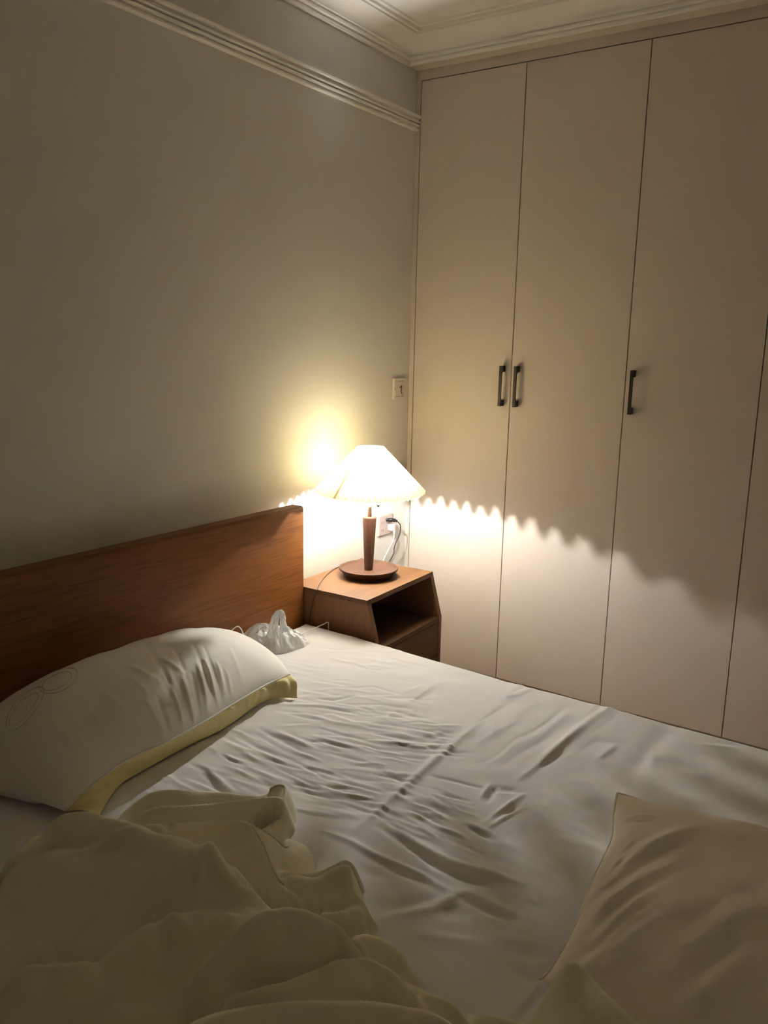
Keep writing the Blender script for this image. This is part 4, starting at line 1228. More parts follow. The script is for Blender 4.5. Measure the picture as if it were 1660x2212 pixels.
# embroidered leaf outlines near the top left
def pil_pt(a, b):
    i = int(np.clip(a * (NU - 1), 0, NU - 1)); j = int(np.clip(b * (NV - 1), 0, NV - 1))
    return Pt[i, j]
def catmull2(ring):
    return [(v.x, v.y) for v in catmull([(a, b, 0) for a, b in ring], 3)]
def nearest_top(x, y):
    q = (Pt[:, :, 0] - x) ** 2 + (Pt[:, :, 1] - y) ** 2
    i, j = np.unravel_index(np.argmin(q), q.shape)
    return (x, y, Pt[i, j, 2] + 0.0006)
bm = bmesh.new()
for ring_ in ([(0.2570,-1.8388),(0.2675,-1.8467),(0.2764,-1.8571),(0.2832,-1.8691),(0.2876,-1.8820),(0.2891,-1.8948),(0.2878,-1.9067),(0.2839,-1.9170),(0.2775,-1.9251),(0.2691,-1.9304),(0.2592,-1.9327),(0.2485,-1.9316),(0.2376,-1.9274),(0.2272,-1.9202),(0.2180,-1.9104),(0.2107,-1.8986),(0.2058,-1.8857),(0.2037,-1.8725),(0.2046,-1.8599),(0.2085,-1.8489),(0.2151,-1.8402),(0.2240,-1.8347),(0.2344,-1.8325),(0.2457,-1.8339),(0.2570,-1.8388)], [(0.2567,-1.8547),(0.2634,-1.8599),(0.2691,-1.8671),(0.2734,-1.8756),(0.2760,-1.8850),(0.2767,-1.8946),(0.2756,-1.9037),(0.2728,-1.9118),(0.2683,-1.9183),(0.2626,-1.9228),(0.2560,-1.9251),(0.2489,-1.9249),(0.2418,-1.9223),(0.2352,-1.9175),(0.2294,-1.9106),(0.2249,-1.9022),(0.2221,-1.8928),(0.2211,-1.8831),(0.2220,-1.8737),(0.2248,-1.8652),(0.2293,-1.8584),(0.2352,-1.8537),(0.2421,-1.8514),(0.2494,-1.8518),(0.2567,-1.8547)], [(0.2527,-1.9262),(0.2629,-1.9327),(0.2726,-1.9423),(0.2813,-1.9543),(0.2884,-1.9678),(0.2935,-1.9819),(0.2962,-1.9956),(0.2965,-2.0081),(0.2943,-2.0185),(0.2898,-2.0263),(0.2834,-2.0309),(0.2753,-2.0322),(0.2662,-2.0299),(0.2565,-2.0242),(0.2470,-2.0155),(0.2381,-2.0041),(0.2306,-1.9909),(0.2250,-1.9767),(0.2217,-1.9624),(0.2210,-1.9492),(0.2230,-1.9379),(0.2275,-1.9294),(0.2344,-1.9245),(0.2430,-1.9234),(0.2527,-1.9262)], [(0.2563,-1.9428),(0.2626,-1.9470),(0.2687,-1.9538),(0.2744,-1.9626),(0.2791,-1.9727),(0.2825,-1.9834),(0.2845,-1.9941),(0.2850,-2.0040),(0.2838,-2.0125),(0.2812,-2.0190),(0.2773,-2.0232),(0.2724,-2.0247),(0.2667,-2.0235),(0.2606,-2.0197),(0.2545,-2.0134),(0.2489,-2.0051),(0.2441,-1.9952),(0.2404,-1.9845),(0.2381,-1.9736),(0.2374,-1.9632),(0.2384,-1.9543),(0.2410,-1.9473),(0.2451,-1.9429),(0.2503,-1.9414),(0.2563,-1.9428)]):
    tube(bm, [nearest_top(*q) for q in catmull2(ring_)], 0.0010, 6)
from_bm('embroidery', bm, M_embro, pil, True)

# ------------------------------------------------------------------ layered cloth heights (duvet)
def crest_layer(X, Y, pts, slope, steep, r, A_=0.09, endfall=1.6):
    """height of a fold: its crest line runs at the given heights, it drops steeply on its far side and gently on its near side"""
    P = np.array([tuple(v) for v in catmull(pts, 5)], float)
    A, B = P[:-1], P[1:]
    best = np.full(X.shape, 1e9)
    sgn = np.ones(X.shape)
    wsum = np.zeros(X.shape); zsum = np.zeros(X.shape)
    for a, b in zip(A, B):
        d = b[:2] - a[:2]
        l = np.hypot(*d)
        if l < 1e-6:
            continue
        d = d / l
        px, py = X - a[0], Y - a[1]
        t = np.clip(px * d[0] + py * d[1], 0, l)
        q = np.hypot(px - d[0] * t, py - d[1] * t)
        cr = d[0] * py - d[1] * px
        k = q < best - 1e-7
        best[k] = q[k]
        sgn[k] = np.where(cr[k] < 0, 1, -1)
        w = l / (q + 0.006) ** 3.2
        wsum += w
        zsum += w * (a[2] + (b[2] - a[2]) * t / l)
    zc = zsum / wsum
    for e0, e1 in ((A[0], B[0]), (B[-1], A[-1])):
        t = e0[:2] - e1[:2]
        t = t / np.hypot(*t)
        o = np.clip((X - e0[0]) * t[0] + (Y - e0[1]) * t[1], 0, None)
        near = np.hypot(X - e0[0], Y - e0[1]) <= best + 1e-4
        zc = zc - np.where(near, endfall * o, 0)
    dd = np.sqrt(best ** 2 + (2.2 * r) ** 2) - 2.2 * r
    ins = zc - A_ * (1 - np.exp(-3.2 * slope * dd / A_)) - 0.16 * dd
    outs = zc - steep * (np.sqrt(best ** 2 + r ** 2) - r)
    return np.where(sgn > 0, ins, outs)

LAYERS = [
    # (crest, near slope, far steepness, rounding)
    ([(0.597,-2.024,0.473),(0.588,-1.993,0.481),(0.587,-1.939,0.493),(0.606,-1.905,0.503),(0.675,-1.865,0.509),(0.754,-1.830,0.511),(0.804,-1.806,0.511),(0.818,-1.787,0.515),(0.816,-1.779,0.521),(0.836,-1.762,0.521),(0.875,-1.812,0.515),(0.893,-1.843,0.501),(0.882,-1.840,0.473)], 0.12, 2.6, 0.006, 0.020),
    ([(0.609,-1.958,0.475),(0.650,-1.944,0.499),(0.730,-1.904,0.518),(0.801,-1.857,0.529),(0.867,-1.811,0.533),(0.891,-1.842,0.520),(0.884,-1.839,0.485)], 0.22, 3.0, 0.006, 0.020),
    ([(0.640,-2.017,0.491),(0.753,-2.041,0.551),(0.820,-2.022,0.569),(0.875,-1.994,0.577),(0.912,-1.971,0.581),(0.941,-1.972,0.583),(0.983,-1.992,0.579),(1.015,-2.011,0.571),(1.052,-2.029,0.556),(1.062,-2.024,0.531)], 0.18, 3.2, 0.005, 0.100),
    ([(0.863,-1.922,0.535),(0.925,-1.952,0.567),(0.934,-1.927,0.543),(0.945,-1.908,0.520),(0.956,-1.900,0.503),(0.948,-1.880,0.495),(0.924,-1.860,0.489)], 0.35, 2.6, 0.005, 0.050),
    ([(0.745,-2.297,0.485),(0.703,-2.277,0.515),(0.654,-2.264,0.550),(0.643,-2.253,0.563),(0.661,-2.236,0.575),(0.669,-2.209,0.587),(0.680,-2.183,0.607),(0.717,-2.166,0.617),(0.755,-2.152,0.623),(0.821,-2.145,0.633),(0.878,-2.144,0.639),(0.949,-2.137,0.643),(0.995,-2.131,0.641),(1.029,-2.124,0.633),(1.060,-2.125,0.619),(1.084,-2.125,0.605),(1.103,-2.119,0.585),(1.112,-2.109,0.565)], 0.34, 3.2, 0.02, 0.14),
    ([(0.647,-2.260,0.545),(0.675,-2.245,0.571),(0.751,-2.233,0.598),(0.799,-2.205,0.605),(0.832,-2.193,0.610),(0.879,-2.202,0.615),(0.910,-2.181,0.611)], 0.34, 0.5, 0.012, 0.090),
    ([(1.037,-2.030,0.515),(1.037,-2.012,0.531),(1.040,-2.001,0.537),(1.054,-1.984,0.541),(1.085,-1.971,0.539),(1.094,-1.956,0.545),(1.106,-1.936,0.551),(1.118,-1.920,0.551),(1.142,-1.944,0.540),(1.151,-1.950,0.525),(1.171,-1.946,0.505),(1.187,-1.948,0.480)], 0.3, 2.8, 0.005, 0.09),
    ([(0.974,-1.954,0.485),(0.997,-1.952,0.505),(1.030,-1.936,0.507),(1.052,-1.917,0.509),(1.074,-1.897,0.520),(1.084,-1.887,0.525),(1.098,-1.882,0.525),(1.104,-1.887,0.505)], 0.6, 2.6, 0.004, 0.050),
    ([(1.139,-2.014,0.515),(1.162,-2.007,0.527),(1.175,-1.980,0.523),(1.174,-1.954,0.505),(1.183,-1.949,0.485),(1.192,-1.951,0.473)], 0.3, 2.2, 0.006, 0.050),
    ([(0.865,-2.410,0.503),(0.882,-2.412,0.533),(0.916,-2.414,0.578),(0.932,-2.410,0.591),(0.965,-2.396,0.599),(0.998,-2.379,0.605),(1.016,-2.355,0.613),(1.026,-2.320,0.621),(1.038,-2.281,0.627),(1.052,-2.250,0.629),(1.060,-2.222,0.625),(1.078,-2.202,0.613),(1.109,-2.176,0.603),(1.126,-2.155,0.603)], 0.42, 2.6, 0.009, 0.15),
    ([(1.132,-2.282,0.590),(1.140,-2.246,0.610),(1.158,-2.209,0.627),(1.171,-2.183,0.633),(1.181,-2.164,0.637),(1.197,-2.148,0.635),(1.226,-2.136,0.625),(1.255,-2.125,0.615),(1.272,-2.122,0.601),(1.278,-2.122,0.585),(1.271,-2.126,0.565)], 0.45, 3.0, 0.01, 0.15),
    ([(1.186,-2.274,0.593),(1.234,-2.236,0.605),(1.272,-2.203,0.613),(1.297,-2.174,0.617),(1.318,-2.148,0.613),(1.345,-2.132,0.598),(1.364,-2.127,0.581),(1.375,-2.123,0.563),(1.375,-2.129,0.553)], 0.48, 3.0, 0.011, 0.14),
    ([(1.232,-2.087,0.535),(1.224,-2.034,0.527),(1.245,-2.017,0.523),(1.270,-2.004,0.510),(1.288,-2.007,0.500),(1.310,-2.018,0.485)], 0.2, 2.0, 0.008, 0.090),
    ([(1.197,-2.381,0.607),(1.213,-2.350,0.615),(1.244,-2.317,0.622),(1.292,-2.284,0.627),(1.339,-2.250,0.629),(1.375,-2.220,0.627),(1.412,-2.191,0.617),(1.433,-2.168,0.602),(1.450,-2.154,0.587),(1.463,-2.146,0.567)], 0.36, 3.0, 0.011, 0.12),
    ([(1.355,-2.133,0.545),(1.365,-2.101,0.543),(1.387,-2.081,0.537),(1.407,-2.069,0.527),(1.423,-2.070,0.515),(1.446,-2.084,0.505)], 0.2, 2.0, 0.008, 0.040),
    ([(1.321,-2.055,0.485),(1.317,-2.035,0.489),(1.347,-2.031,0.489),(1.380,-2.032,0.487),(1.425,-2.029,0.485),(1.452,-2.024,0.483),(1.479,-2.018,0.483)], 0.12, 2.0, 0.005, 0.010),
    ([(1.427,-2.047,0.487),(1.440,-2.031,0.493),(1.460,-2.018,0.495),(1.483,-2.014,0.497),(1.513,-2.019,0.505)], 0.15, 2.0, 0.006, 0.015),
    ([(1.602,-2.129,0.615),(1.587,-2.104,0.619),(1.571,-2.072,0.621),(1.558,-2.040,0.619),(1.552,-2.013,0.615),(1.556,-1.991,0.613),(1.574,-2.000,0.617),(1.606,-2.024,0.627),(1.638,-2.048,0.635),(1.674,-2.071,0.641),(1.707,-2.092,0.645)], 0.35, 2.8, 0.007, 0.050),
    # the rest of the quilt, towards the near edge of the bed
    ([(0.926,-2.511,0.515),(1.116,-2.527,0.615),(1.235,-2.467,0.635),(1.391,-2.335,0.635),(1.502,-2.207,0.595),(1.611,-2.147,0.615),(1.710,-2.101,0.635),(1.779,-2.011,0.575)], 0.15, 1.2, 0.03, 0.030),
]
DUV_STROKES = [
    ([(0.764,-2.016),(0.805,-2.033)],0.006,0.007),
    ([(0.786,-1.990),(0.826,-2.014)],0.006,0.007),
    ([(0.759,-2.029),(0.808,-2.046)],-0.005,0.007),
    ([(0.811,-1.991),(0.839,-1.921),(0.893,-1.875)],0.005,0.008),
    ([(0.701,-1.995),(0.709,-2.036)],0.003,0.008),
    ([(0.769,-2.221),(0.816,-2.182),(0.854,-2.156)],0.008,0.014),
    ([(0.734,-2.222),(0.772,-2.186)],-0.006,0.016),
    ([(0.825,-2.342),(0.869,-2.347),(0.924,-2.355)],0.012,0.030),
    ([(0.865,-2.338),(0.932,-2.337)],-0.008,0.030),
    ([(0.964,-2.103),(1.003,-2.126),(1.033,-2.139)],0.010,0.022),
    ([(1.000,-2.106),(1.037,-2.123)],-0.008,0.018),
    ([(1.027,-2.144),(1.076,-2.142),(1.110,-2.117)],0.008,0.014),
    ([(1.010,-2.176),(1.009,-2.156)],0.008,0.012),
    ([(1.010,-2.293),(1.035,-2.264),(1.087,-2.249)],0.010,0.022),
    ([(1.018,-2.253),(1.057,-2.282),(1.089,-2.302)],-0.010,0.026),
    ([(0.997,-2.347),(1.033,-2.363),(1.055,-2.387)],-0.010,0.022),
    ([(0.955,-2.398),(1.010,-2.428)],-0.010,0.030),
    ([(1.032,-2.343),(1.080,-2.319),(1.111,-2.271)],-0.008,0.03),
    ([(1.082,-2.040),(1.082,-2.017),(1.103,-2.024)],0.008,0.007),
    ([(1.102,-2.040),(1.104,-2.013)],-0.008,0.007),
    ([(1.132,-2.018),(1.127,-1.993),(1.135,-1.972)],0.007,0.008),
    ([(1.136,-2.044),(1.149,-2.028)],-0.007,0.009),
    ([(1.184,-2.071),(1.211,-2.071)],0.006,0.007),
    ([(1.199,-2.079),(1.224,-2.071)],-0.005,0.007),
    ([(1.228,-2.046),(1.257,-2.057)],0.006,0.008),
    ([(1.237,-2.071),(1.254,-2.071)],-0.006,0.008),
    ([(1.180,-2.312),(1.232,-2.270),(1.301,-2.219)],-0.008,0.012),
    ([(1.240,-2.279),(1.277,-2.248),(1.339,-2.209)],0.008,0.010),
    ([(1.334,-2.202),(1.385,-2.169),(1.422,-2.159)],0.008,0.010),
    ([(1.348,-2.201),(1.385,-2.180)],-0.007,0.010),
    ([(1.238,-2.201),(1.210,-2.247),(1.166,-2.298)],-0.010,0.020),
    ([(1.148,-2.217),(1.187,-2.222),(1.235,-2.198)],0.008,0.026),
    ([(1.174,-2.262),(1.233,-2.215),(1.256,-2.183)],-0.008,0.018),
    ([(1.545,-1.956),(1.574,-1.977),(1.627,-2.019)],0.008,0.016),
    ([(1.569,-1.991),(1.607,-2.033)],-0.010,0.02),
    ([(1.589,-1.966),(1.631,-1.995)],0.006,0.012),
    ([(0.672,-2.163),(0.719,-2.146),(0.761,-2.127)],0.0048,0.0257),
    ([(0.840,-2.065),(0.884,-2.058),(0.924,-2.049)],0.0023,0.0239),
    ([(0.800,-2.220),(0.842,-2.215),(0.879,-2.207)],-0.0043,0.0199),
    ([(0.792,-2.227),(0.816,-2.221),(0.840,-2.214)],-0.0023,0.0158),
    ([(0.764,-2.216),(0.818,-2.194),(0.888,-2.187)],-0.0051,0.0223),
    ([(0.918,-2.166),(0.968,-2.150),(1.022,-2.139)],0.0031,0.0256),
    ([(0.862,-2.044),(0.897,-2.038),(0.931,-2.032)],0.0035,0.0247),
    ([(0.747,-2.238),(0.781,-2.223),(0.824,-2.216)],-0.0055,0.0268),
    ([(0.954,-2.142),(0.971,-2.134),(0.991,-2.129)],-0.0043,0.0255),
    ([(0.837,-2.059),(0.868,-2.056),(0.898,-2.053)],0.0028,0.0191),
    ([(0.883,-2.153),(0.934,-2.145),(0.982,-2.136)],-0.0036,0.0271),
    ([(0.789,-2.092),(0.821,-2.079),(0.854,-2.067)],0.0039,0.0161),
    ([(0.810,-2.156),(0.865,-2.140),(0.931,-2.136)],-0.0022,0.0187),
    ([(0.747,-2.251),(0.778,-2.238),(0.812,-2.227)],0.0034,0.0246),
    ([(0.981,-2.369),(0.991,-2.335),(1.000,-2.297)],-0.0029,0.0245),
    ([(0.886,-2.309),(0.897,-2.274),(0.910,-2.239)],0.0034,0.0199),
    ([(0.885,-2.341),(0.887,-2.306),(0.893,-2.273)],-0.0043,0.0176),
    ([(1.020,-2.219),(1.027,-2.201),(1.029,-2.177)],0.0052,0.0176),
    ([(0.946,-2.259),(0.953,-2.242),(0.956,-2.222)],-0.0035,0.0208),
    ([(0.997,-2.308),(1.006,-2.265),(1.024,-2.228)],0.0056,0.0220),
    ([(0.967,-2.303),(0.975,-2.285),(0.984,-2.265)],0.0051,0.0256),
    ([(1.059,-2.283),(1.084,-2.257),(1.103,-2.224)],-0.0037,0.0259),
    ([(0.929,-2.366),(0.937,-2.352),(0.942,-2.336)],-0.0062,0.0270),
    ([(1.041,-2.283),(1.061,-2.246),(1.073,-2.199)],-0.0027,0.0220),
    ([(0.949,-2.355),(0.963,-2.326),(0.971,-2.291)],-0.0071,0.0311),
    ([(0.971,-2.255),(0.977,-2.230),(0.987,-2.208)],-0.0026,0.0275),
    ([(1.111,-2.259),(1.117,-2.242),(1.126,-2.228)],0.0028,0.0146),
    ([(1.196,-2.195),(1.208,-2.178),(1.219,-2.161)],-0.0035,0.0197),
    ([(1.085,-2.198),(1.105,-2.166),(1.126,-2.134)],0.0045,0.0160),
    ([(1.086,-2.224),(1.096,-2.185),(1.117,-2.155)],-0.0047,0.0229),
    ([(1.279,-2.196),(1.298,-2.161),(1.316,-2.125)],0.0069,0.0161),
    ([(1.172,-2.215),(1.183,-2.197),(1.195,-2.180)],0.0072,0.0243),
    ([(1.163,-2.219),(1.177,-2.200),(1.186,-2.174)],0.0045,0.0249),
    ([(1.100,-2.306),(1.120,-2.280),(1.135,-2.248)],0.0055,0.0182),
    ([(1.093,-2.239),(1.102,-2.219),(1.117,-2.203)],-0.0072,0.0221),
    ([(1.274,-2.192),(1.283,-2.170),(1.297,-2.153)],-0.0025,0.0207),
    ([(1.085,-2.195),(1.096,-2.165),(1.114,-2.140)],0.0049,0.0179),
    ([(1.178,-2.149),(1.187,-2.129),(1.198,-2.112)],-0.0060,0.0240),
    ([(1.277,-2.193),(1.309,-2.157),(1.350,-2.132)],-0.0042,0.0235),
    ([(1.113,-2.372),(1.139,-2.361),(1.162,-2.348)],0.0034,0.0171),
    ([(1.357,-2.210),(1.398,-2.181),(1.436,-2.147)],-0.0029,0.0252),
    ([(1.006,-2.398),(1.053,-2.374),(1.089,-2.341)],-0.0060,0.0162),
    ([(1.022,-2.363),(1.048,-2.351),(1.074,-2.340)],-0.0033,0.0233),
    ([(1.080,-2.362),(1.109,-2.345),(1.139,-2.328)],0.0069,0.0257),
    ([(1.248,-2.262),(1.280,-2.219),(1.334,-2.202)],0.0034,0.0147),
    ([(1.233,-2.282),(1.278,-2.256),(1.320,-2.228)],-0.0045,0.0199),
    ([(1.120,-2.343),(1.139,-2.331),(1.155,-2.317)],-0.0077,0.0166),
    ([(1.335,-2.183),(1.368,-2.156),(1.404,-2.133)],-0.0061,0.0235),
    ([(1.235,-2.292),(1.272,-2.267),(1.308,-2.241)],0.0070,0.0252),
    ([(1.032,-2.425),(1.055,-2.411),(1.079,-2.398)],-0.0056,0.0247),
    ([(1.140,-2.360),(1.163,-2.343),(1.186,-2.326)],0.0055,0.0273),
    ([(0.971,-2.416),(1.016,-2.392),(1.050,-2.361)],0.0043,0.0238),
    ([(1.137,-2.309),(1.155,-2.290),(1.179,-2.277)],-0.0034,0.0208),
    ([(1.295,-2.164),(1.317,-2.156),(1.338,-2.148)],-0.0052,0.0189),
    ([(1.308,-2.198),(1.331,-2.181),(1.357,-2.169)],0.0077,0.0143),
    ([(1.251,-2.263),(1.287,-2.234),(1.327,-2.212)],0.0056,0.0197),
    ([(1.236,-2.233),(1.282,-2.208),(1.329,-2.184)],-0.0039,0.0245),
    ([(1.224,-2.248),(1.256,-2.227),(1.287,-2.204)],-0.0038,0.0220),
    ([(0.914,-1.903),(0.932,-1.897),(0.951,-1.894)],0.0024,0.0096),
    ([(0.747,-1.964),(0.766,-1.960),(0.785,-1.957)],-0.0023,0.0091),
    ([(0.791,-2.044),(0.813,-2.032),(0.838,-2.022)],-0.0025,0.0108),
    ([(0.707,-1.993),(0.729,-1.991),(0.748,-1.986)],-0.0029,0.0062),
    ([(0.809,-1.957),(0.836,-1.943),(0.874,-1.940)],0.0033,0.0078),
    ([(0.873,-1.932),(0.895,-1.927),(0.918,-1.923)],-0.0015,0.0104),
    ([(0.694,-2.020),(0.713,-2.017),(0.729,-2.012)],0.0017,0.0082),
    ([(0.731,-2.072),(0.761,-2.069),(0.786,-2.063)],-0.0020,0.0092),
    ([(0.856,-1.938),(0.871,-1.933),(0.887,-1.928)],0.0017,0.0092),
    ([(0.792,-1.979),(0.833,-1.977),(0.872,-1.974)],0.0016,0.0060),
    ([(0.812,-2.006),(0.839,-2.001),(0.864,-1.994)],0.0013,0.0057),
    ([(0.802,-1.979),(0.827,-1.966),(0.858,-1.960)],-0.0032,0.0080),
    ([(0.858,-1.952),(0.881,-1.943),(0.911,-1.943)],-0.0030,0.0091),
    ([(0.704,-1.988),(0.739,-1.981),(0.771,-1.972)],0.0022,0.0058),
    ([(1.165,-2.032),(1.176,-2.031),(1.185,-2.027)],0.0049,0.0053),
    ([(1.096,-2.021),(1.107,-2.019),(1.119,-2.018)],-0.0050,0.0091),
    ([(1.081,-2.029),(1.101,-2.026),(1.125,-2.027)],0.0042,0.0061),
    ([(1.149,-2.000),(1.159,-1.993),(1.175,-1.991)],-0.0029,0.0096),
    ([(1.161,-2.056),(1.169,-2.054),(1.178,-2.054)],-0.0055,0.0054),
    ([(1.161,-2.046),(1.177,-2.041),(1.193,-2.036)],0.0028,0.0054),
    ([(1.100,-2.014),(1.117,-2.007),(1.135,-2.001)],-0.0021,0.0077),
    ([(1.200,-2.033),(1.207,-2.031),(1.216,-2.031)],0.0058,0.0066),
    ([(1.133,-2.073),(1.148,-2.067),(1.164,-2.061)],0.0059,0.0087),
    ([(1.102,-2.102),(1.122,-2.096),(1.141,-2.090)],-0.0043,0.0089),
    ([(1.129,-2.055),(1.143,-2.050),(1.158,-2.046)],-0.0052,0.0098),
    ([(1.126,-2.086),(1.137,-2.085),(1.148,-2.084)],0.0049,0.0074)]
du = np.arange(0.34, 2.12, 0.005)
dv = np.arange(-2.69, -1.52, 0.005)
DX, DY = np.meshgrid(du, dv, indexing='ij')
Hm = np.full(DX.shape, 0.445)
K = 0.0035
acc = np.exp((Hm - 0.5) / K)
for pts, *par in LAYERS:
    acc += np.exp((crest_layer(DX, DY, pts, *par) - 0.5) / K)
Hd = 0.5 + K * np.log(acc)
def blur(Z, n):
    for _ in range(n):
        Zp = np.pad(Z, 1, mode='edge')
        Z = (Zp[:-2, 1:-1] + Zp[2:, 1:-1] + Zp[1:-1, :-2] + Zp[1:-1, 2:] + 2 * Z) / 6
    return Z
Hd = blur(Hd, 1)
amt = np.clip((Hd - 0.477) / 0.02, 0, 1)
Hd = Hd + amt * (disp_strokes(DX, DY, [(a_, b_, c_ * 0.62) for a_, b_, c_ in DUV_STROKES], 1.5) + 0.010 * vnoise(DX, DY, 0.16, 0.09, 51, 0.7) + 0.007 * vnoise(DX, DY, 0.06, 0.028, 52, 0.5))
keep = (Hd > 0.4735) & (DX > 0.3)
# hang over the near edge of the mattress
over = np.clip(-2.61 - DY, 0, None)
Hz = Hd - over * 2.6
idx = grid_faces(len(du), len(dv))
kf = keep.ravel()[idx].any(1)
idx = idx[kf]
used = np.unique(idx)
remap = -np.ones(DX.size, int)
remap[used] = np.arange(len(used))
pts3 = np.stack([DX, DY, np.maximum(Hz, 0.467) - over * 0.0], -1).reshape(-1, 3)[used]
duv = from_arrays('duvet', pts3, remap[idx][:, ::-1], M_duvet, None, True, (0.95, -2.2, 0.471))
tag(duv, 'crumpled cream duvet heaped in folds on the near side of the bed', 'duvet')

# stitched hem along the free edges of the folds
def hd_at(x, y):
    i = min(max(int(round((x - du[0]) / 0.005)), 0), len(du) - 1); j = min(max(int(round((y - dv[0]) / 0.005)), 0), len(dv) - 1)
    return Hd[i, j]
for li, a_, b_ in ((0, 7, 13), (2, 5, 11), (3, 1, 6)):
    c_ = catmull([Vector(q_) for q_ in LAYERS[li][0]][a_:b_], 8)
    bm = bmesh.new()
    tube(bm, [(v.x, v.y, max(hd_at(v.x, v.y), 0.474) + 0.0014) for v in c_], 0.0021, 8)
    from_bm('hem', bm, M_duvet, duv, True)

# ------------------------------------------------------------------ second pillow, lower right
cu = empty('pillow', (1.7, -1.6, 0.471), 'cream pillow with a piped edge lying near the foot of the bed', 'pillow')
left_pts = [(1.4120,-1.3612,0.5200), (1.4299,-1.4355,0.5130), (1.4513,-1.5072,0.5050), (1.4567,-1.5705,0.4990), (1.4629,-1.6430,0.4950), (1.4766,-1.7416,0.4920), (1.4822,-1.8169,0.4890), (1.4839,-1.8814,0.4890), (1.4804,-1.9164,0.4930)]
right_pts = [(2.085, -1.31, 0.515), (2.075, -1.46, 0.505), (2.07, -1.66, 0.50), (2.08, -1.86, 0.50), (2.09, -2.01, 0.505)]
NU2, NV2 = 150, 150
Le = resample(left_pts, NU2); Ri = resample(right_pts, NU2)
t2 = np.linspace(0, 1, NV2)
Q = Le[:, None, :] * (1 - t2)[None, :, None] + Ri[:, None, :] * t2[None, :, None]
u2 = np.linspace(-1, 1, NU2)[:, None]
v2 = np.linspace(-1, 1, NV2)[None, :]
inf2 = np.clip(1 - np.abs(u2) ** 2.4, 0, 1) ** 0.66 * np.clip(1 - np.abs(v2) ** 2.4, 0, 1) ** 0.66
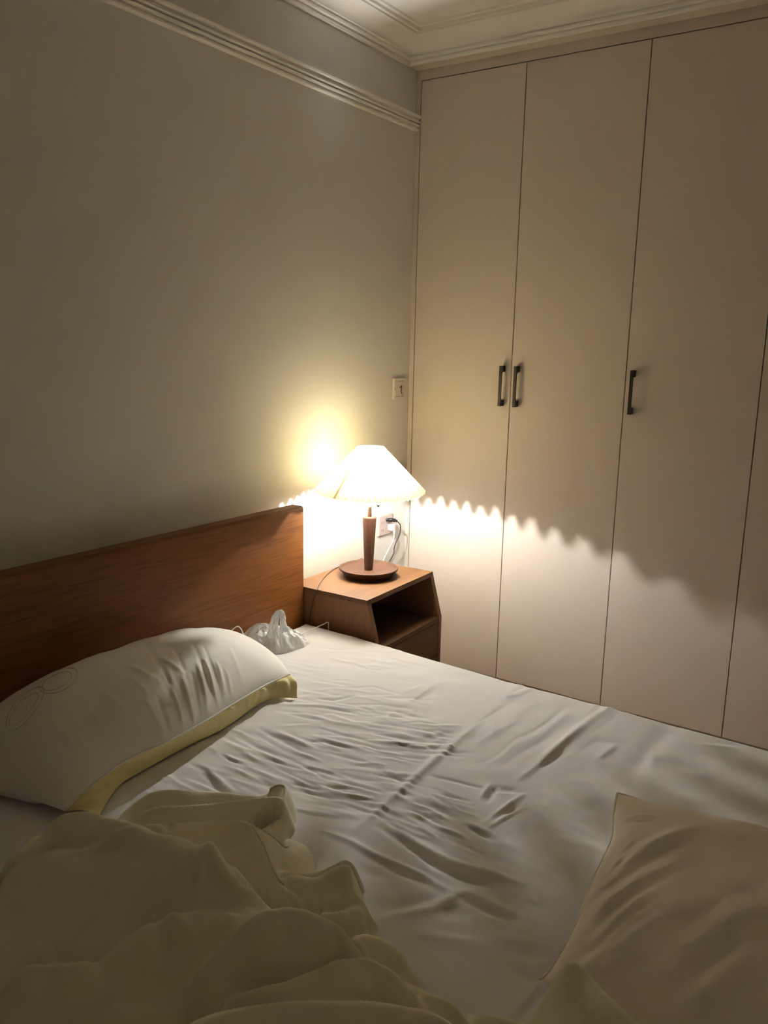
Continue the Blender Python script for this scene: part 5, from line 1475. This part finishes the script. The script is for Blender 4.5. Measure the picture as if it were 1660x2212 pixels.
CU_STROKES = [
    ([(1.513,-1.659),(1.536,-1.575),(1.593,-1.479)],0.010,0.018),
    ([(1.513,-1.706),(1.535,-1.626),(1.584,-1.540)],-0.008,0.016),
    ([(1.515,-1.757),(1.538,-1.688),(1.592,-1.601)],0.010,0.016),
    ([(1.521,-1.795),(1.544,-1.729),(1.590,-1.651)],-0.007,0.014),
    ([(1.523,-1.833),(1.543,-1.772),(1.584,-1.685)],0.008,0.014),
    ([(1.526,-1.870),(1.548,-1.809),(1.586,-1.741)],-0.006,0.014),
    ([(1.528,-1.905),(1.553,-1.844),(1.593,-1.764)],0.007,0.014),
    ([(1.532,-1.931),(1.558,-1.878),(1.597,-1.825)],0.006,0.012),
    ([(1.656,-1.865),(1.695,-1.755),(1.749,-1.651)],0.010,0.024),
    ([(1.650,-1.912),(1.699,-1.800),(1.757,-1.698)],-0.010,0.024),
    ([(1.675,-1.935),(1.719,-1.831),(1.765,-1.741)],0.008,0.022),
    ([(1.697,-1.949),(1.737,-1.861),(1.773,-1.792)],-0.006,0.020),
    ([(1.455,-1.471),(1.482,-1.457),(1.518,-1.456)],0.004,0.006),
    ([(1.459,-1.484),(1.484,-1.477),(1.515,-1.478)],-0.003,0.006),
    ([(1.478,-1.543),(1.486,-1.519),(1.494,-1.493)],0.0021,0.0059),
    ([(1.497,-1.589),(1.505,-1.564),(1.513,-1.538)],-0.0027,0.0052),
    ([(1.511,-1.609),(1.513,-1.596),(1.516,-1.585)],-0.0019,0.0060),
    ([(1.485,-1.642),(1.492,-1.625),(1.497,-1.603)],-0.0015,0.0039),
    ([(1.479,-1.589),(1.485,-1.575),(1.490,-1.560)],-0.0035,0.0060),
    ([(1.489,-1.631),(1.495,-1.615),(1.501,-1.601)],0.0032,0.0035),
    ([(1.485,-1.550),(1.488,-1.533),(1.492,-1.516)],-0.0041,0.0064),
    ([(1.518,-1.637),(1.522,-1.622),(1.526,-1.606)],-0.0033,0.0055),
    ([(1.492,-1.583),(1.497,-1.564),(1.502,-1.546)],0.0035,0.0043),
    ([(1.474,-1.514),(1.480,-1.494),(1.487,-1.472)],0.0041,0.0058),
    ([(1.486,-1.638),(1.493,-1.614),(1.498,-1.583)],-0.0031,0.0046),
    ([(1.489,-1.643),(1.495,-1.614),(1.501,-1.584)],0.0038,0.0067),
    ([(1.451,-1.555),(1.457,-1.524),(1.466,-1.499)],0.0032,0.0046),
    ([(1.497,-1.627),(1.500,-1.619),(1.503,-1.611)],0.0038,0.0042),
    ([(1.496,-1.650),(1.502,-1.625),(1.510,-1.609)],-0.0041,0.0040),
    ([(1.486,-1.660),(1.496,-1.640),(1.505,-1.620)],0.0027,0.0052),
    ([(1.497,-1.845),(1.513,-1.806),(1.533,-1.775)],-0.0028,0.0108),
    ([(1.505,-1.702),(1.512,-1.685),(1.518,-1.666)],-0.0044,0.0121),
    ([(1.510,-1.771),(1.528,-1.726),(1.546,-1.674)],0.0048,0.0080),
    ([(1.534,-1.823),(1.540,-1.806),(1.548,-1.789)],0.0051,0.0077),
    ([(1.516,-1.726),(1.524,-1.707),(1.532,-1.685)],-0.0034,0.0120),
    ([(1.536,-1.886),(1.543,-1.865),(1.550,-1.844)],0.0047,0.0120),
    ([(1.569,-1.755),(1.581,-1.731),(1.592,-1.705)],-0.0036,0.0108),
    ([(1.553,-1.916),(1.561,-1.889),(1.571,-1.866)],-0.0049,0.0082),
    ([(1.527,-1.829),(1.539,-1.799),(1.551,-1.769)],0.0026,0.0098),
    ([(1.549,-1.685),(1.563,-1.639),(1.581,-1.600)],-0.0049,0.0135),
    ([(1.567,-1.848),(1.575,-1.830),(1.583,-1.813)],0.0032,0.0089),
    ([(1.504,-1.761),(1.515,-1.733),(1.525,-1.701)],0.0025,0.0117),
    ([(1.571,-1.845),(1.589,-1.804),(1.608,-1.761)],0.0024,0.0082),
    ([(1.504,-1.732),(1.515,-1.708),(1.525,-1.677)],0.0020,0.0085),
    ([(1.528,-1.710),(1.537,-1.688),(1.548,-1.670)],-0.0050,0.0115),
    ([(1.541,-1.850),(1.553,-1.817),(1.564,-1.779)],0.0036,0.0071),
    ([(1.575,-1.796),(1.584,-1.767),(1.595,-1.742)],-0.0044,0.0127),
    ([(1.474,-1.750),(1.487,-1.721),(1.498,-1.685)],-0.0045,0.0096),
    ([(1.521,-1.811),(1.529,-1.793),(1.537,-1.775)],0.0023,0.0128),
    ([(1.601,-1.874),(1.610,-1.851),(1.620,-1.833)],-0.0052,0.0120),
    ([(1.528,-1.922),(1.542,-1.888),(1.556,-1.853)],-0.0029,0.0090),
    ([(1.550,-1.826),(1.566,-1.780),(1.585,-1.742)],0.0054,0.0070),
    ([(1.521,-1.814),(1.528,-1.799),(1.534,-1.780)],-0.0027,0.0112),
    ([(1.569,-1.722),(1.580,-1.704),(1.588,-1.679)],-0.0030,0.0113),
    ([(1.499,-1.799),(1.511,-1.767),(1.521,-1.728)],0.0030,0.0122),
    ([(1.518,-1.859),(1.532,-1.814),(1.550,-1.776)],-0.0040,0.0118),
    ([(1.619,-1.577),(1.636,-1.546),(1.652,-1.513)],-0.0051,0.0366),
    ([(1.673,-1.683),(1.692,-1.649),(1.713,-1.621)],-0.0047,0.0391),
    ([(1.615,-1.626),(1.631,-1.606),(1.646,-1.579)],-0.0052,0.0319),
    ([(1.651,-1.440),(1.686,-1.383),(1.722,-1.320)],0.0047,0.0366),
    ([(1.678,-1.549),(1.702,-1.498),(1.728,-1.445)],-0.0027,0.0270),
    ([(1.605,-1.500),(1.656,-1.427),(1.711,-1.357)],0.0044,0.0401),
    ([(1.581,-1.777),(1.615,-1.731),(1.650,-1.683)],0.0047,0.0345),
    ([(1.612,-1.752),(1.657,-1.704),(1.700,-1.643)],0.0057,0.0263),
    ([(1.680,-1.578),(1.714,-1.549),(1.746,-1.501)],-0.0022,0.0417),
    ([(1.580,-1.585),(1.622,-1.496),(1.672,-1.428)],-0.0024,0.0242)]
w2 = disp_strokes(Q[:, :, 0], Q[:, :, 1], CU_STROKES)
Qt = Q.copy()
Qt[:, :, 2] += 0.085 * inf2 + w2 * np.clip(inf2 * 2.2, 0, 1) + 0.004 * vnoise(Q[:, :, 0], Q[:, :, 1], 0.12, 0.07, 71, 0.5) * np.clip(inf2 * 2, 0, 1)
Qb = Q.copy()
Qb[:, :, 2] = np.maximum(Q[:, :, 2] - 0.05 * np.clip(inf2 * 3, 0, 1), 0.4775)
Qb[:, 0] = Qt[:, 0]; Qb[:, -1] = Qt[:, -1]; Qb[0] = Qt[0]; Qb[-1] = Qt[-1]
fa = grid_faces(NU2, NV2)
from_arrays('pillow_body', np.concatenate([Qt.reshape(-1, 3), Qb.reshape(-1, 3)]), np.concatenate([fa[:, ::-1], fa + NU2 * NV2]), M_cush, cu, True)
bm = bmesh.new()
edge = [tuple(v) for v in Le[::2]]
tube(bm, edge, 0.0028, 8)
top_e = [tuple(Qt[0, k]) for k in range(0, NV2, 2)]
tube(bm, top_e, 0.0026, 8)
from_bm('piping', bm, M_cush, cu, True)

# ------------------------------------------------------------------ plastic bag and white cable on the bed
bagc = np.array([0.195, -1.055])
bag = empty('plastic_bag', (bagc[0], bagc[1], 0.473), 'crumpled thin white plastic bag with raised handles, lying by the headboard', 'plastic bag')
dirL = np.array([0.622, 0.783])      # towards its pointed right corner
dirS = np.array([0.783, -0.622])     # towards the room
def interp(x, xs, ys):
    return float(np.interp(x, xs, ys))
NL, NS = 130, 70
co = []
for i in range(NL):
    l = -0.150 + 0.262 * i / (NL - 1)
    S_f = interp(l, [-0.15, -0.12, -0.07, -0.02, 0.04, 0.08, 0.112], [0.012, 0.045, 0.066, 0.073, 0.058, 0.035, 0.004])
    S_b = interp(l, [-0.15, -0.10, 0.0, 0.06, 0.112], [0.008, 0.036, 0.055, 0.04, 0.003])
    H_ = interp(l, [-0.15, -0.12, -0.085, -0.05, 0.0, 0.03, 0.06, 0.09, 0.112], [0.006, 0.038, 0.058, 0.060, 0.060, 0.056, 0.042, 0.022, 0.004])
    for j in range(NS):
        q = 2 * j / (NS - 1) - 1
        sx_ = q * (S_f if q > 0 else S_b)
        xy = bagc + dirL * l + dirS * sx_
        prof_ = max(1 - abs(q) ** 1.8, 0) ** 0.75
        # creases run down from the gathered handles
        ang = math.atan2(sx_ + 0.01, l - 0.0)
        rad_ = math.hypot(l, sx_)
        crease = (0.5 + 0.5 * math.sin(ang * 9 + 2.5 * noise.noise(Vector((l * 20, sx_ * 20, 1.0))))) * 0.012 * min(rad_ / 0.05, 1)
        cr = noise.noise(Vector((l * 30, sx_ * 30, 3.0))) * 0.012 + (0.5 - abs(noise.noise(Vector((l * 62, sx_ * 62, 9.0))))) * 0.010 + noise.noise(Vector((l * 130, sx_ * 130, 5.0))) * 0.003
        z_ = H_ * prof_ + (cr - crease) * prof_ ** 0.6 * min(1, H_ / 0.03)
        dx_ = noise.noise(Vector((l * 40, sx_ * 40, 21.0))) * 0.006 * prof_
        co.append((xy[0] + dx_, xy[1] + dx_, 0.4755 + 0.010 * max(0.0, 0.26 - xy[0]) / 0.1 + max(z_, 0.0)))
from_arrays('bag_body', co, grid_faces(NL, NS)[:, ::-1], M_bag, bag, True)
def handle_loop(path, s0, seed):
    """flattened film loop in the long upright plane of the bag; path: (l, z, half width)"""
    c = catmull(path, 9)
    n = len(c)
    nw = 15
    co_ = []
    for i, p_ in enumerate(c):
        t_ = (c[min(i + 1, n - 1)] - c[max(i - 1, 0)])
        tl = math.hypot(t_[0], t_[1])
        wl, wz = t_[1] / tl, -t_[0] / tl
        for q in range(nw):
            a = q / (nw - 1) * 2 - 1
            off = p_[2] * a
            dep = s0 + 0.55 * p_[2] * (1 - a * a) + noise.noise(Vector((i * 0.16, a * 2.2, seed))) * 0.012 + 0.003 * math.sin(a * 9 + i * 0.12)
            l, z_ = p_[0] + wl * off, p_[1] + wz * off
            xy = bagc + dirL * l + dirS * dep
            co_.append((xy[0], xy[1], z_))
    return from_arrays('bag_handle', co_, grid_faces(n, nw), M_bag, bag, True)
handle_loop([(-0.020, 0.492, 0.026), (-0.021, 0.520, 0.021), (-0.020, 0.550, 0.016), (-0.014, 0.580, 0.013), (-0.004, 0.599, 0.011), (0.004, 0.601, 0.009), (0.009, 0.590, 0.009), (0.011, 0.572, 0.010), (0.012, 0.552, 0.012), (0.016, 0.535, 0.016)], 0.034, 2.0)
handle_loop([(-0.100, 0.500, 0.024), (-0.078, 0.527, 0.020), (-0.058, 0.543, 0.015), (-0.042, 0.545, 0.012), (-0.030, 0.530, 0.014)], 0.0, 7.0)

cb = empty('white_cable', (0.2, -0.9, 0.47), 'thin white charging cable looping out from under the plastic bag', 'cable')
bm = bmesh.new()
pts_c = [(0.130, -1.32, 0.49), (0.1320,-1.2591,0.5318), (0.1380,-1.2312,0.5474), (0.1450,-1.2038,0.5651), (0.1520,-1.1927,0.5710), (0.1600,-1.1849,0.5600), (0.1700,-1.1754,0.5276), (0.185, -1.12, 0.481), (0.22, -1.02, 0.481),
         (0.2149,-0.9645,0.4915), (0.2147,-0.9475,0.4930), (0.2155,-0.8875,0.4940), (0.2164,-0.8432,0.4950), (0.2217,-0.8295,0.4990), (0.2231,-0.8260,0.4850), (0.22, -0.8245, 0.40), (0.21, -0.8245, 0.30)]
tube(bm, catmull(pts_c, 10), 0.0019, 8)
from_bm('cable', bm, M_white, cb, True)

# ------------------------------------------------------------------ camera, light, render look
cam = bpy.data.cameras.new('camera')
cam.sensor_fit = 'VERTICAL'
cam.sensor_height = 36.0
cam.lens = 28.9524
cam.clip_start = 0.02
co_ = bpy.data.objects.new('camera', cam)
Rm = Matrix(((0.8274,-0.1292,0.5466),(0.5613,0.1545,-0.8131),(0.0206,0.9795,0.2004)))
co_.matrix_world = Matrix.Translation((1.8784,-2.9607,1.4400)) @ Rm.to_4x4()
C.objects.link(co_)
sc = bpy.context.scene
sc.camera = co_

w = bpy.data.worlds.new('world')
sc.world = w
w.use_nodes = True
w.node_tree.nodes['Background'].inputs['Color'].default_value = (0.9, 0.8, 0.65, 1)
w.node_tree.nodes['Background'].inputs['Strength'].default_value = 0.0

sc.view_settings.view_transform = 'Standard'
sc.view_settings.look = 'None'
sc.view_settings.gamma = 1.0
sc.view_settings.use_curve_mapping = False
sc.view_settings.exposure = 1.25
cy = sc.cycles
cy.use_denoising = True
cy.max_bounces = 7
cy.diffuse_bounces = 6
cy.glossy_bounces = 2
cy.use_adaptive_sampling = True
cy.adaptive_threshold = 1.0
cy.adaptive_min_samples = 44
cy.transparent_max_bounces = 6
cy.caustics_reflective = False
cy.caustics_refractive = False
cy.sample_clamp_indirect = 6.0
